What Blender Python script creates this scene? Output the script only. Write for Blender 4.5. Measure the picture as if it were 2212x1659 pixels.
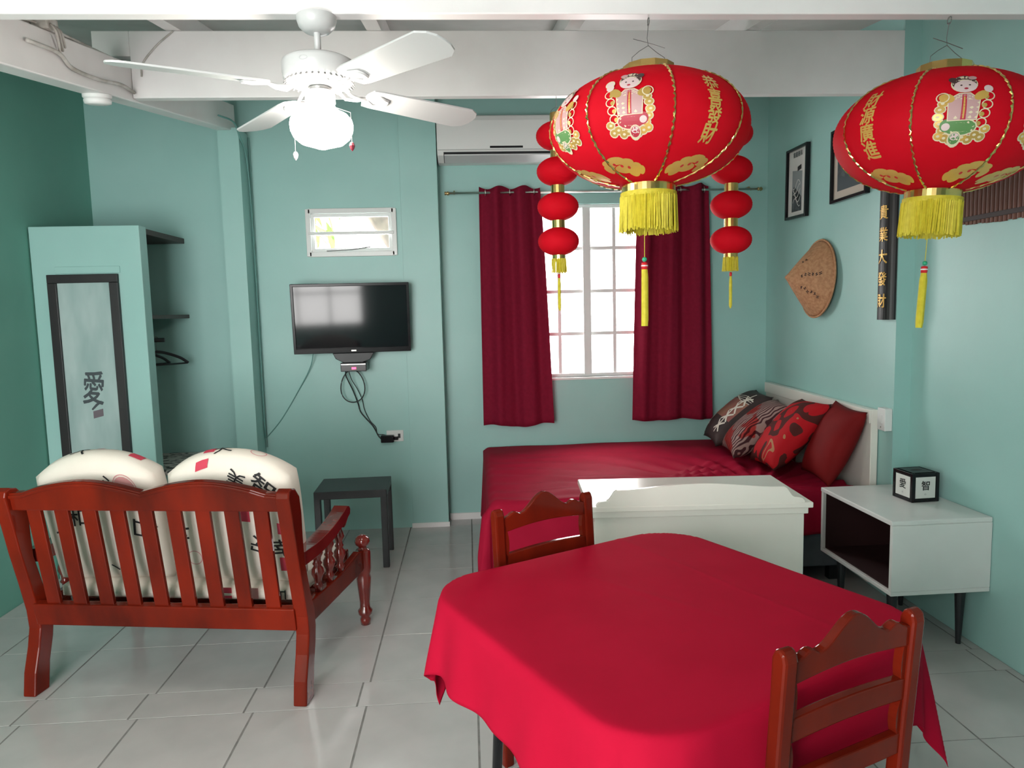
import bpy, bmesh, math, random
from mathutils import Vector, Matrix, noise

random.seed(7)
scene = bpy.context.scene
for o in list(bpy.data.objects):
    bpy.data.objects.remove(o, do_unlink=True)
COL = scene.collection
PI = math.pi
R = math.radians

# ------------------------------------------------------------------ camera
cam_d = bpy.data.cameras.new('camera')
cam_d.sensor_fit = 'HORIZONTAL'
cam_d.sensor_width = 36.0
cam_d.lens = 36.0 * 1540.0 / 2212.0
cam_d.clip_start = 0.05
cam = bpy.data.objects.new('camera', cam_d)
COL.objects.link(cam)
yaw, pitch, roll = R(3.42), R(5.87), R(1.39)
F = Vector((math.sin(yaw)*math.cos(pitch), math.cos(yaw)*math.cos(pitch), -math.sin(pitch)))
R0 = Vector((math.cos(yaw), -math.sin(yaw), 0))
U0 = R0.cross(F)
RV = R0*math.cos(roll) - U0*math.sin(roll)
UV = R0*math.sin(roll) + U0*math.cos(roll)
m = Matrix((RV, UV, -F)).transposed().to_4x4()
m.translation = Vector((0, 0, 1.6))
cam.matrix_world = m
scene.camera = cam

# ------------------------------------------------------------------ light
world = bpy.data.worlds.new('world')
scene.world = world
world.use_nodes = True
bg = world.node_tree.nodes['Background']
bg.inputs['Color'].default_value = (1.0, 0.985, 0.965, 1)
bg.inputs['Strength'].default_value = 12.0


def portal(name, loc, rot, sx, sy):
    d = bpy.data.lights.new(name, 'AREA')
    d.shape = 'RECTANGLE'
    d.size, d.size_y = sx, sy
    d.cycles.is_portal = True
    o = bpy.data.objects.new(name, d)
    COL.objects.link(o)
    o.location = loc
    o.rotation_euler = rot
    return o


# daylight enters through these openings (sky portals, no light of their own)
portal('portal_back_window', (0.92, 5.50, 1.73), (R(-90), 0, 0), 0.9, 1.34)
portal('portal_small_window', (-0.81, 5.37, 2.18), (R(-90), 0, 0), 0.58, 0.28)
portal('portal_front_window', (-1.50, -0.88, 1.40), (R(90), 0, 0), 1.9, 2.0)

vs = scene.view_settings
vs.view_transform = 'Standard'
vs.look = 'None'
vs.exposure = 0.43
vs.gamma = 1.0
vs.use_curve_mapping = False
# light paths: enough for a closed white room, kept short so the full frame stays quick
cy = scene.cycles
cy.max_bounces = 5
cy.diffuse_bounces = 3
cy.glossy_bounces = 2
cy.transmission_bounces = 2
cy.transparent_max_bounces = 6
cy.caustics_reflective = False
cy.caustics_refractive = False
cy.use_light_tree = False
cy.adaptive_threshold = 0.03


# ------------------------------------------------------------------ materials
MATS = {}


def mat(name, col, rough=0.5, metal=0.0, spec=0.5, col2=None, scale=8.0, detail=3.0, bump=0.0, bscale=60.0,
        coat=0.0, translucent=0.0, stretch=None, emit=None, estr=0.0, sheen=0.0):
    if name in MATS:
        return MATS[name]
    mt = bpy.data.materials.new(name)
    mt.use_nodes = True
    nt = mt.node_tree
    N, L = nt.nodes, nt.links
    p = N['Principled BSDF']
    p.inputs['Base Color'].default_value = (*col, 1)
    p.inputs['Roughness'].default_value = rough
    p.inputs['Metallic'].default_value = metal
    p.inputs['Specular IOR Level'].default_value = spec
    p.inputs['Coat Weight'].default_value = coat
    p.inputs['Coat Roughness'].default_value = 0.06
    if sheen:
        p.inputs['Sheen Weight'].default_value = sheen
    if emit:
        p.inputs['Emission Color'].default_value = (*emit, 1)
        p.inputs['Emission Strength'].default_value = estr
    tc = N.new('ShaderNodeTexCoord')
    mp = N.new('ShaderNodeMapping')
    L.new(tc.outputs['Object'], mp.inputs['Vector'])
    if stretch:
        mp.inputs['Scale'].default_value = stretch
    if col2:
        nz = N.new('ShaderNodeTexNoise')
        nz.inputs['Scale'].default_value = scale
        nz.inputs['Detail'].default_value = detail
        L.new(mp.outputs['Vector'], nz.inputs['Vector'])
        rp = N.new('ShaderNodeValToRGB')
        rp.color_ramp.elements[0].position = 0.36
        rp.color_ramp.elements[1].position = 0.66
        rp.color_ramp.elements[0].color = (*col, 1)
        rp.color_ramp.elements[1].color = (*col2, 1)
        L.new(nz.outputs['Fac'], rp.inputs['Fac'])
        L.new(rp.outputs['Color'], p.inputs['Base Color'])
    if bump:
        nb = N.new('ShaderNodeTexNoise')
        nb.inputs['Scale'].default_value = bscale
        nb.inputs['Detail'].default_value = 4
        L.new(mp.outputs['Vector'], nb.inputs['Vector'])
        b = N.new('ShaderNodeBump')
        b.inputs['Strength'].default_value = bump
        b.inputs['Distance'].default_value = 0.004
        L.new(nb.outputs['Fac'], b.inputs['Height'])
        L.new(b.outputs['Normal'], p.inputs['Normal'])
    if translucent:
        tr = N.new('ShaderNodeBsdfTranslucent')
        tr.inputs['Color'].default_value = (*col, 1)
        mx = N.new('ShaderNodeMixShader')
        mx.inputs['Fac'].default_value = translucent
        L.new(p.outputs['BSDF'], mx.inputs[1])
        L.new(tr.outputs['BSDF'], mx.inputs[2])
        L.new(mx.outputs['Shader'], N['Material Output'].inputs['Surface'])
    MATS[name] = mt
    return mt


def glass_mat(name):
    mt = bpy.data.materials.new(name)
    mt.use_nodes = True
    N, L = mt.node_tree.nodes, mt.node_tree.links
    N.remove(N['Principled BSDF'])
    t = N.new('ShaderNodeBsdfTransparent')
    g = N.new('ShaderNodeBsdfGlossy')
    g.inputs['Roughness'].default_value = 0.03
    mx = N.new('ShaderNodeMixShader')
    mx.inputs['Fac'].default_value = 0.05
    L.new(t.outputs[0], mx.inputs[1])
    L.new(g.outputs[0], mx.inputs[2])
    L.new(mx.outputs[0], N['Material Output'].inputs['Surface'])
    return mt


AQUA = mat('aqua_paint', (0.345, 0.595, 0.56), 0.40, col2=(0.37, 0.62, 0.585), scale=2.5, bump=0.10, bscale=35)
SHADEGREEN = mat('shaded_wall_green', (0.16, 0.41, 0.33), 0.45, col2=(0.175, 0.435, 0.35), scale=2.5, bump=0.10, bscale=35)  # left wall only: its shade is put into this darker green
WHITE = mat('white_paint', (0.84, 0.815, 0.81), 0.4, col2=(0.88, 0.86, 0.855), scale=5, bump=0.12, bscale=25)
CEIL = mat('grey_ceiling_board', (0.42, 0.42, 0.40), 0.7, col2=(0.50, 0.50, 0.48), scale=4, bump=0.1)
GLOSSWHITE = mat('glossy_white', (0.82, 0.82, 0.81), 0.22)
FANWHITE = mat('fan_white', (0.62, 0.62, 0.62), 0.3)
CHESTW = mat('cream_paint', (0.89, 0.84, 0.77), 0.22, col2=(0.91, 0.865, 0.795), scale=6)
NSW = mat('nightstand_white', (0.80, 0.79, 0.77), 0.3, col2=(0.83, 0.82, 0.80), scale=6)
TILE = mat('glazed_tile', (0.50, 0.485, 0.475), 0.14, col2=(0.55, 0.53, 0.52), scale=5, bump=0.03, bscale=12)
GROUT = mat('grey_grout', (0.20, 0.20, 0.19), 0.9, col2=(0.27, 0.26, 0.25), scale=20)
WOOD = mat('red_varnished_wood', (0.080, 0.008, 0.004), 0.12, col2=(0.215, 0.015, 0.005), scale=3.5, detail=6, coat=0.08, spec=0.15,
           stretch=(1, 1, 0.35))
WOODT = mat('turned_red_wood', (0.12, 0.010, 0.008), 0.12, col2=(0.21, 0.018, 0.012), scale=6, coat=0.8)
BLACK = mat('black_gloss', (0.010, 0.010, 0.012), 0.22, spec=0.25)
BLACKM = mat('black_satin', (0.014, 0.015, 0.018), 0.42, col2=(0.02, 0.022, 0.025), scale=9)
BLACKW = mat('black_lacquer_wood', (0.010, 0.009, 0.011), 0.45, col2=(0.016, 0.013, 0.014), scale=6, stretch=(4, 4, .6))
SCREEN = mat('tv_screen', (0.006, 0.006, 0.009), 0.07, spec=0.45)
CURT = mat('burgundy_curtain', (0.23, 0.010, 0.032), 0.8, col2=(0.26, 0.012, 0.038), scale=40, translucent=0.12, spec=0.1,
           bump=0.15, bscale=300)
SHEET = mat('red_bed_sheet', (0.34, 0.010, 0.034), 0.55, col2=(0.38, 0.012, 0.040), scale=5, bump=0.1, bscale=200, spec=0.02)
CLOTH = mat('red_tablecloth', (0.49, 0.007, 0.034), 0.85, col2=(0.53, 0.008, 0.038), scale=5, bump=0.08, bscale=400,
            translucent=0.10, spec=0.05)
LANT = mat('red_lantern_cloth', (0.84, 0.007, 0.022), 0.7, col2=(0.90, 0.009, 0.028), scale=12, translucent=0.35, spec=0.12)
GOLD = mat('gold_foil', (0.83, 0.56, 0.20), 0.22, metal=1.0)
GOLDP = mat('gold_print', (0.80, 0.48, 0.12), 0.35, metal=0.3)
YEL = mat('yellow_fringe', (0.86, 0.74, 0.06), 0.6, col2=(0.74, 0.62, 0.04), scale=60, translucent=0.2)
GREENB = mat('green_bead', (0.03, 0.40, 0.22), 0.25)
REDB = mat('red_band', (0.70, 0.02, 0.03), 0.4)
CHROME = mat('brushed_steel', (0.62, 0.60, 0.57), 0.28, metal=1.0)
BRASS = mat('aged_brass', (0.50, 0.38, 0.18), 0.35, metal=1.0)
WIRE = mat('grey_wire', (0.25, 0.25, 0.25), 0.4, metal=0.8)
PWIRE = mat('painted_wire', (0.62, 0.60, 0.57), 0.5, col2=(0.4, 0.37, 0.33), scale=14)
TWIRE = mat('teal_painted_wire', (0.16, 0.36, 0.33), 0.5)
DKWOOD = mat('dark_shelf_wood', (0.035, 0.018, 0.016), 0.45, col2=(0.06, 0.03, 0.026), scale=10, stretch=(1, 4, 4))
CANVAS = mat('grey_green_panel', (0.30, 0.43, 0.42), 0.6, col2=(0.44, 0.56, 0.55), scale=3.0, stretch=(2.5, 2.5, .7))
INK = mat('black_ink', (0.012, 0.011, 0.012), 0.7)
INKG = mat('grey_ink', (0.06, 0.075, 0.085), 0.7)
SEAL = mat('red_seal_ink', (0.62, 0.05, 0.09), 0.7)
SEALP = mat('pink_seal_ink', (0.66, 0.30, 0.30), 0.7)
SEALG = mat('faded_seal_ink', (0.16, 0.13, 0.15), 0.7)
CREAM = mat('cream_cotton', (0.80, 0.72, 0.63), 0.85, col2=(0.84, 0.765, 0.68), scale=4, bump=0.2, bscale=350)
STRAW = mat('woven_straw', (0.42, 0.20, 0.095), 0.7, col2=(0.55, 0.29, 0.15), scale=55, bump=0.5, bscale=140)
BAMB = mat('brown_bamboo', (0.10, 0.035, 0.025), 0.5, col2=(0.20, 0.085, 0.06), scale=9, stretch=(4, 4, .5))
BAMBD = mat('dark_bamboo_band', (0.035, 0.016, 0.014), 0.6)
MATB = mat('paper_white', (0.74, 0.73, 0.70), 0.8)
MATT = mat('paper_tan', (0.55, 0.47, 0.40), 0.8)
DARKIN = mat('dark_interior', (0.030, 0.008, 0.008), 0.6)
PLASTIC = mat('white_plastic', (0.80, 0.80, 0.79), 0.35)
GREYB = mat('grey_bed_base', (0.11, 0.13, 0.15), 0.8, col2=(0.14, 0.16, 0.18), scale=9)
GLOBE = mat('lit_globe', (0.9, 0.9, 0.88), 0.3, emit=(1.0, 0.93, 0.84), estr=38.0)
LED = mat('red_led', (0.4, 0.0, 0.02), 0.3, emit=(1.0, 0.03, 0.10), estr=4.0)
GLASS = glass_mat('window_glass')
CRYST = mat('crystal', (0.45, 0.42, 0.43), 0.1, spec=1.0)
REDCR = mat('red_crystal', (0.25, 0.03, 0.05), 0.1, spec=1.0)
LEAF = mat('leaf_green', (0.10, 0.24, 0.03), 0.5, col2=(0.16, 0.32, 0.05), scale=8, translucent=0.3)
BARK = mat('bark_brown', (0.05, 0.035, 0.028), 0.9, col2=(0.09, 0.065, 0.05), scale=9, bump=0.4)
SKIN = mat('print_skin', (0.80, 0.60, 0.60), 0.5)
PINK = mat('print_pink', (0.62, 0.36, 0.36), 0.5)
HAIR = mat('print_hair', (0.07, 0.03, 0.03), 0.5)
PRED = mat('print_red', (0.52, 0.03, 0.06), 0.5)
PGREEN = mat('print_green', (0.12, 0.28, 0.09), 0.5)
POUT = mat('print_outline', (0.80, 0.68, 0.48), 0.5)
PGOLD2 = mat('print_ochre', (0.60, 0.38, 0.10), 0.4, metal=0.3)
PBROWN = mat('pillow_brown', (0.022, 0.012, 0.012), 0.7, col2=(0.04, 0.018, 0.018), scale=9)
PTAN = mat('pillow_tan', (0.30, 0.14, 0.085), 0.7, col2=(0.25, 0.075, 0.065), scale=7)
PWHT = mat('pillow_white_cord', (0.72, 0.66, 0.58), 0.7)
PDRED = mat('pillow_red', (0.17, 0.008, 0.009), 0.7, col2=(0.20, 0.010, 0.011), scale=6, spec=0.1)


def striped_mat():
    mt = bpy.data.materials.new('striped_pillow')
    mt.use_nodes = True
    N, L = mt.node_tree.nodes, mt.node_tree.links
    p = N['Principled BSDF']
    p.inputs['Roughness'].default_value = 0.7
    p.inputs['Specular IOR Level'].default_value = 0.1
    tc = N.new('ShaderNodeTexCoord')
    w = N.new('ShaderNodeTexWave')
    w.wave_type = 'BANDS'
    w.bands_direction = 'X'
    w.inputs['Scale'].default_value = 13
    w.inputs['Distortion'].default_value = 9
    w.inputs['Detail'].default_value = 1.0
    w.inputs['Detail Scale'].default_value = 0.9
    L.new(tc.outputs['Object'], w.inputs['Vector'])
    rp = N.new('ShaderNodeValToRGB')
    e = rp.color_ramp.elements
    e[0].position = 0.30
    e[0].color = (0.060, 0.020, 0.024, 1)
    e[1].position = 0.62
    e[1].color = (0.34, 0.22, 0.20, 1)
    L.new(w.outputs['Fac'], rp.inputs['Fac'])
    n = N.new('ShaderNodeTexNoise')
    n.inputs['Scale'].default_value = 7
    L.new(tc.outputs['Object'], n.inputs['Vector'])
    r2 = N.new('ShaderNodeValToRGB')
    r2.color_ramp.elements[0].position = 0.54
    r2.color_ramp.elements[1].position = 0.58
    L.new(n.outputs['Fac'], r2.inputs['Fac'])
    mx = N.new('ShaderNodeMix')
    mx.data_type = 'RGBA'
    mx.blend_type = 'MULTIPLY'
    mx.inputs[7].default_value = (1.0, 0.13, 0.12, 1)
    L.new(r2.outputs['Color'], mx.inputs[0])
    L.new(rp.outputs['Color'], mx.inputs[6])
    L.new(mx.outputs[2], p.inputs['Base Color'])
    return mt


def floral_mat():
    mt = bpy.data.materials.new('floral_pillow')
    mt.use_nodes = True
    N, L = mt.node_tree.nodes, mt.node_tree.links
    p = N['Principled BSDF']
    p.inputs['Roughness'].default_value = 0.7
    p.inputs['Specular IOR Level'].default_value = 0.1
    tc = N.new('ShaderNodeTexCoord')
    n = N.new('ShaderNodeTexNoise')
    n.inputs['Scale'].default_value = 5.5
    n.inputs['Detail'].default_value = 0.6
    n.inputs['Distortion'].default_value = 1.6
    L.new(tc.outputs['Object'], n.inputs['Vector'])
    rp = N.new('ShaderNodeValToRGB')
    rp.color_ramp.interpolation = 'CONSTANT'
    e = rp.color_ramp.elements
    e[0].position = 0.0
    e[0].color = (0.08, 0.018, 0.016, 1)
    e[1].position = 0.47
    e[1].color = (0.45, 0.010, 0.016, 1)
    a = e.new(0.66)
    a.color = (0.42, 0.20, 0.10, 1)
    b = e.new(0.72)
    b.color = (0.40, 0.010, 0.016, 1)
    L.new(n.outputs['Fac'], rp.inputs['Fac'])
    L.new(rp.outputs['Color'], p.inputs['Base Color'])
    return mt


STRIPE = striped_mat()
FLORAL = floral_mat()


def brush_mat():
    mt = bpy.data.materials.new('brush_printed_cloth')
    mt.use_nodes = True
    N, L = mt.node_tree.nodes, mt.node_tree.links
    p = N['Principled BSDF']
    p.inputs['Roughness'].default_value = 0.8
    tc = N.new('ShaderNodeTexCoord')
    mp = N.new('ShaderNodeMapping')
    mp.inputs['Scale'].default_value = (7, 16, 7)
    n = N.new('ShaderNodeTexNoise')
    n.inputs['Scale'].default_value = 2.2
    n.inputs['Detail'].default_value = 2
    L.new(tc.outputs['Object'], mp.inputs['Vector'])
    L.new(mp.outputs['Vector'], n.inputs['Vector'])
    rp = N.new('ShaderNodeValToRGB')
    e = rp.color_ramp.elements
    e[0].position = 0.40
    e[0].color = (0.05, 0.05, 0.05, 1)
    e[1].position = 0.46
    e[1].color = (0.62, 0.60, 0.56, 1)
    L.new(n.outputs['Fac'], rp.inputs['Fac'])
    L.new(rp.outputs['Color'], p.inputs['Base Color'])
    return mt


BRUSH = brush_mat()


# ------------------------------------------------------------------ helpers
def obj(name, bm, material=None, parent=None, bevel=0.0, smooth=False, loc=None, rot=None, segs=2):
    me = bpy.data.meshes.new(name)
    bmesh.ops.recalc_face_normals(bm, faces=bm.faces)
    bm.to_mesh(me)
    bm.free()
    if material is not None:
        for mm in (material if isinstance(material, (list, tuple)) else [material]):
            me.materials.append(mm)
    o = bpy.data.objects.new(name, me)
    COL.objects.link(o)
    if parent:
        o.parent = parent
    if loc is not None:
        o.location = loc
    if rot is not None:
        o.rotation_euler = rot
    if smooth:
        for p in me.polygons:
            p.use_smooth = True
    if bevel:
        md = o.modifiers.new('bevel', 'BEVEL')
        md.width = bevel
        md.segments = segs
        md.limit_method = 'ANGLE'
        md.angle_limit = R(40)
    return o


def tag(o, label=None, cat=None, group=None, kind=None):
    if label:
        o['label'] = label
    if cat:
        o['category'] = cat
    if group:
        o['group'] = group
    if kind:
        o['kind'] = kind
    return o


def thing(name, label, cat, loc=(0, 0, 0), rz=0.0, group=None):
    o = bpy.data.objects.new(name, None)
    o.empty_display_size = 0.1
    COL.objects.link(o)
    o.location = loc
    o.rotation_euler = (0, 0, rz)
    return tag(o, label, cat, group)


def box(bm, c, s, M=None):
    """axis box, centre c, full size s"""
    vs_ = []
    for i in (-1, 1):
        for j in (-1, 1):
            for k in (-1, 1):
                v = Vector((c[0]+i*s[0]/2, c[1]+j*s[1]/2, c[2]+k*s[2]/2))
                vs_.append(bm.verts.new(M @ v if M else v))
    for f in ((0, 1, 3, 2), (4, 6, 7, 5), (0, 4, 5, 1), (2, 3, 7, 6), (0, 2, 6, 4), (1, 5, 7, 3)):
        bm.faces.new([vs_[i] for i in f])
    return bm


def bx(x0, x1, y0, y1, z0, z1):
    return box(bmesh.new(), ((x0+x1)/2, (y0+y1)/2, (z0+z1)/2), (abs(x1-x0), abs(y1-y0), abs(z1-z0)))


def addbx(bm, x0, x1, y0, y1, z0, z1):
    return box(bm, ((x0+x1)/2, (y0+y1)/2, (z0+z1)/2), (abs(x1-x0), abs(y1-y0), abs(z1-z0)))


def lathe(prof, n=32, bm=None, M=None):
    """prof: list of (r, z)"""
    bm = bm or bmesh.new()
    rings = []
    for r, z in prof:
        if r < 1e-5:
            v = Vector((0, 0, z))
            rings.append([bm.verts.new(M @ v if M else v)])
        else:
            ring = []
            for i in range(n):
                a = 2*PI*i/n
                v = Vector((r*math.cos(a), r*math.sin(a), z))
                ring.append(bm.verts.new(M @ v if M else v))
            rings.append(ring)
    for a, b in zip(rings, rings[1:]):
        if len(a) == 1 and len(b) == 1:
            continue
        for i in range(n):
            j = (i+1) % n
            if len(a) == 1:
                bm.faces.new((a[0], b[i], b[j]))
            elif len(b) == 1:
                bm.faces.new((a[i], a[j], b[0]))
            else:
                bm.faces.new((a[i], a[j], b[j], b[i]))
    return bm


def tube(path, r, n=8, bm=None, closed=False, rfun=None):
    bm = bm or bmesh.new()
    P = [Vector(p) for p in path]
    rings = []
    up = Vector((0, 0, 1))
    for i, p in enumerate(P):
        a = P[i-1] if (i > 0 or closed) else P[i]
        b = P[(i+1) % len(P)] if (i < len(P)-1 or closed) else P[i]
        t = (b-a).normalized()
        ref = up if abs(t.dot(up)) < 0.95 else Vector((0, 1, 0))
        s = t.cross(ref).normalized()
        w = s.cross(t)
        rr = rfun(i/(len(P)-1)) if rfun else r
        rings.append([bm.verts.new(p + (s*math.cos(2*PI*k/n) + w*math.sin(2*PI*k/n))*rr) for k in range(n)])
    prs = list(zip(rings, rings[1:])) + ([(rings[-1], rings[0])] if closed else [])
    for a, b in prs:
        for k in range(n):
            j = (k+1) % n
            bm.faces.new((a[k], a[j], b[j], b[k]))
    if not closed:
        bm.faces.new(list(reversed(rings[0])))
        bm.faces.new(rings[-1])
    return bm


def spline(pts, n=10):
    """Catmull-Rom through pts"""
    P = [Vector(p) for p in pts]
    P = [P[0]*2-P[1]] + P + [P[-1]*2-P[-2]]
    out = []
    for i in range(1, len(P)-2):
        for k in range(n):
            t = k/n
            a, b, c, d = P[i-1], P[i], P[i+1], P[i+2]
            out.append(0.5*((2*b) + (c-a)*t + (2*a-5*b+4*c-d)*t*t + (3*b-a-3*c+d)*t**3))
    out.append(P[-2])
    return out


def prism(outline, t0, t1, axes='xz', bm=None, M=None):
    """outline 2D polygon; extruded between t0 and t1 along the remaining axis"""
    bm = bm or bmesh.new()

    def mk(p, t):
        if axes == 'xz':
            v = Vector((p[0], t, p[1]))
        elif axes == 'yz':
            v = Vector((t, p[0], p[1]))
        else:
            v = Vector((p[0], p[1], t))
        return bm.verts.new(M @ v if M else v)
    a = [mk(p, t0) for p in outline]
    b = [mk(p, t1) for p in outline]
    n = len(outline)
    bm.faces.new(a)
    bm.faces.new(list(reversed(b)))
    for i in range(n):
        j = (i+1) % n
        bm.faces.new((a[i], b[i], b[j], a[j]))
    return bm


def strip(lower, upper, t0, t1, bm=None, M=None):
    """slab between two polylines (x,z) of equal length, extruded in y from t0 to t1; quads only"""
    bm = bm or bmesh.new()
    T = (lambda v: M @ v) if M else (lambda v: v)
    n = len(lower)
    g = [[bm.verts.new(T(Vector((p[0], t, p[1])))) for p in line] for t in (t0, t1) for line in (lower, upper)]
    lo0, up0, lo1, up1 = g
    for i in range(n-1):
        bm.faces.new((lo0[i], lo0[i+1], up0[i+1], up0[i]))
        bm.faces.new((lo1[i+1], lo1[i], up1[i], up1[i+1]))
        bm.faces.new((up0[i], up0[i+1], up1[i+1], up1[i]))
        bm.faces.new((lo0[i+1], lo0[i], lo1[i], lo1[i+1]))
    bm.faces.new((lo0[0], up0[0], up1[0], lo1[0]))
    bm.faces.new((lo0[-1], lo1[-1], up1[-1], up0[-1]))
    return bm


def grid(nu, nv, fn, bm=None):
    bm = bm or bmesh.new()
    V = [[bm.verts.new(fn(i/nu, j/nv)) for j in range(nv+1)] for i in range(nu+1)]
    for i in range(nu):
        for j in range(nv):
            bm.faces.new((V[i][j], V[i+1][j], V[i+1][j+1], V[i][j+1]))
    return bm


def solidify(o, t, off=0.0):
    md = o.modifiers.new('thickness', 'SOLIDIFY')
    md.thickness = t
    md.offset = off
    return o


# flat print: lettering and shapes laid on a surface
_TXT = {}


def text2d(s, bold=0.014):
    """triangles of a text of unit height, centred on (0,0)"""
    if (s, bold) in _TXT:
        return _TXT[(s, bold)]
    cu = bpy.data.curves.new('t', 'FONT')
    cu.body = s
    cu.size = 1.0
    cu.align_x = 'CENTER'
    cu.resolution_u = 2
    cu.offset = bold
    o = bpy.data.objects.new('t', cu)
    COL.objects.link(o)
    dg = bpy.context.evaluated_depsgraph_get()
    dg.update()
    me = o.evaluated_get(dg).to_mesh()
    vsx = [(v.co.x, v.co.y) for v in me.vertices]
    fs = [tuple(p.vertices) for p in me.polygons]
    bpy.data.objects.remove(o, do_unlink=True)
    bpy.data.curves.remove(cu)
    if vsx:
        x0, x1 = min(v[0] for v in vsx), max(v[0] for v in vsx)
        y0, y1 = min(v[1] for v in vsx), max(v[1] for v in vsx)
        h = max(y1-y0, x1-x0 if len(s) == 1 else 0, 1e-6)
        vsx = [((v[0]-(x0+x1)/2)/h, (v[1]-(y0+y1)/2)/h) for v in vsx]
    _TXT[(s, bold)] = (vsx, fs)
    return vsx, fs


class Print:
    """2D shapes with materials, mapped to a surface by fn(x, y, lift) -> Vector"""

    def __init__(self):
        self.bm = bmesh.new()
        self.mats = []
        self.n = 0

    def _mi(self, m_):
        if m_ not in self.mats:
            self.mats.append(m_)
        return self.mats.index(m_)

    def poly(self, pts, m_, lift=None):
        if lift is None:
            self.n += 1
            lift = self.n
        f = self.bm.faces.new([self.bm.verts.new((p[0], p[1], lift)) for p in pts])
        f.material_index = self._mi(m_)

    def disc(self, x, y, rx, ry, m_, n=16, rot=0.0, wob=0.0):
        c, s = math.cos(rot), math.sin(rot)
        pts = []
        for i in range(n):
            a = 2*PI*i/n
            k = 1+wob*math.sin(a*5+x*9)
            px, py = rx*k*math.cos(a), ry*k*math.sin(a)
            pts.append((x+px*c-py*s, y+px*s+py*c))
        self.poly(pts, m_)

    def stroke(self, pts, w, m_):
        self.n += 1
        mi = self._mi(m_)
        P = [Vector((p[0], p[1])) for p in pts]
        L, Rr = [], []
        for i, p in enumerate(P):
            t = (P[min(i+1, len(P)-1)]-P[max(i-1, 0)]).normalized()
            nn = Vector((-t.y, t.x))
            ww = w*(0.45+0.55*math.sin(PI*(0.15+0.7*i/(len(P)-1))))
            L.append(self.bm.verts.new((*(p+nn*ww/2), self.n)))
            Rr.append(self.bm.verts.new((*(p-nn*ww/2), self.n)))
        for i in range(len(P)-1):
            f = self.bm.faces.new((L[i], L[i+1], Rr[i+1], Rr[i]))
            f.material_index = mi

    def text(self, s, x, y, size, m_, rot=0.0, bold=0.014, sx=1.0):
        self.n += 1
        mi = self._mi(m_)
        v, fs = text2d(s, 0.0)
        c, sn = math.cos(rot), math.sin(rot)
        # brush weight: the glyph laid down a few times with tiny shifts
        for q, (ox, oy) in enumerate(((0, 0), (bold, 0), (-bold, 0), (0, bold), (0, -bold)) if bold else ((0, 0),)):
            V = []
            for a, b in v:
                a, b = (a+ox*.8)*size*sx, (b+oy*.8)*size
                V.append(self.bm.verts.new((x+a*c-b*sn, y+a*sn+b*c, self.n+q*.012)))
            for f in fs:
                try:
                    ff = self.bm.faces.new([V[i] for i in f])
                    ff.material_index = mi
                except ValueError:
                    pass

    def ring(self, x, y, r, w, m_, n=24, ry=None):
        self.n += 1
        mi = self._mi(m_)
        ry = ry or r
        A = [self.bm.verts.new((x+r*math.cos(2*PI*i/n), y+ry*math.sin(2*PI*i/n), self.n)) for i in range(n)]
        Bv = [self.bm.verts.new((x+(r-w)*math.cos(2*PI*i/n), y+(ry-w)*math.sin(2*PI*i/n), self.n)) for i in range(n)]
        for i in range(n):
            j = (i+1) % n
            f = self.bm.faces.new((A[i], A[j], Bv[j], Bv[i]))
            f.material_index = mi

    def split(self, name, parent, fn, **k):
        """one object for each printed piece"""
        for i in range(1, self.n+1):
            q = Print()
            q.mats = self.mats
            q.bm = self.bm.copy()
            bmesh.ops.delete(q.bm, geom=[v for v in q.bm.verts if abs(v.co.z-i) > .1], context='VERTS')
            used = {f.material_index for f in q.bm.faces}
            nm = name
            if used and all(self.mats[j] in (SEAL, SEALP, SEALG) for j in used):
                nm = 'printed_seal'
            q.done(nm, parent, fn, **k)
        self.bm.free()

    def done(self, name, parent, fn, maxlen=0.0, base=0.0008, step=0.00012):
        bm = self.bm
        bmesh.ops.triangulate(bm, faces=bm.faces)
        if maxlen:
            for _ in range(5):
                es = [e for e in bm.edges if e.calc_length() > maxlen and
                      abs(e.verts[0].co.z-e.verts[1].co.z) < .1]
                if not es:
                    break
                bmesh.ops.subdivide_edges(bm, edges=es, cuts=1)
                bmesh.ops.triangulate(bm, faces=bm.faces)
        for v in bm.verts:
            v.co = fn(v.co.x, v.co.y, base+step*v.co.z)
        me = bpy.data.meshes.new(name)
        bm.to_mesh(me)
        bm.free()
        for m_ in self.mats:
            me.materials.append(m_)
        o = bpy.data.objects.new(name, me)
        COL.objects.link(o)
        o.parent = parent
        return o


# ------------------------------------------------------------------ the room
XL, TW, WW, YF = -2.60, 5.26, 5.42, -0.8
XN = 2.32                       # near right wall
XF0, XF1, YS = 2.31, 2.23, 3.60  # far right wall at the corner, at the step, step


def ceil_z(y):
    return 3.05 + 0.156*(max(y, 1.2)-3.6)


def struct(name, bm, m_, label, parent=None, **k):
    o = obj(name, bm, m_, parent, **k)
    if parent is None:
        tag(o, label, None, None, 'structure')
    return o


floor = struct('floor', bx(XL-.1, XN+.1, YF-.1, WW+.1, -0.08, -0.0015), GROUT, 'white glazed tile floor with grey grout lines')
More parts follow.
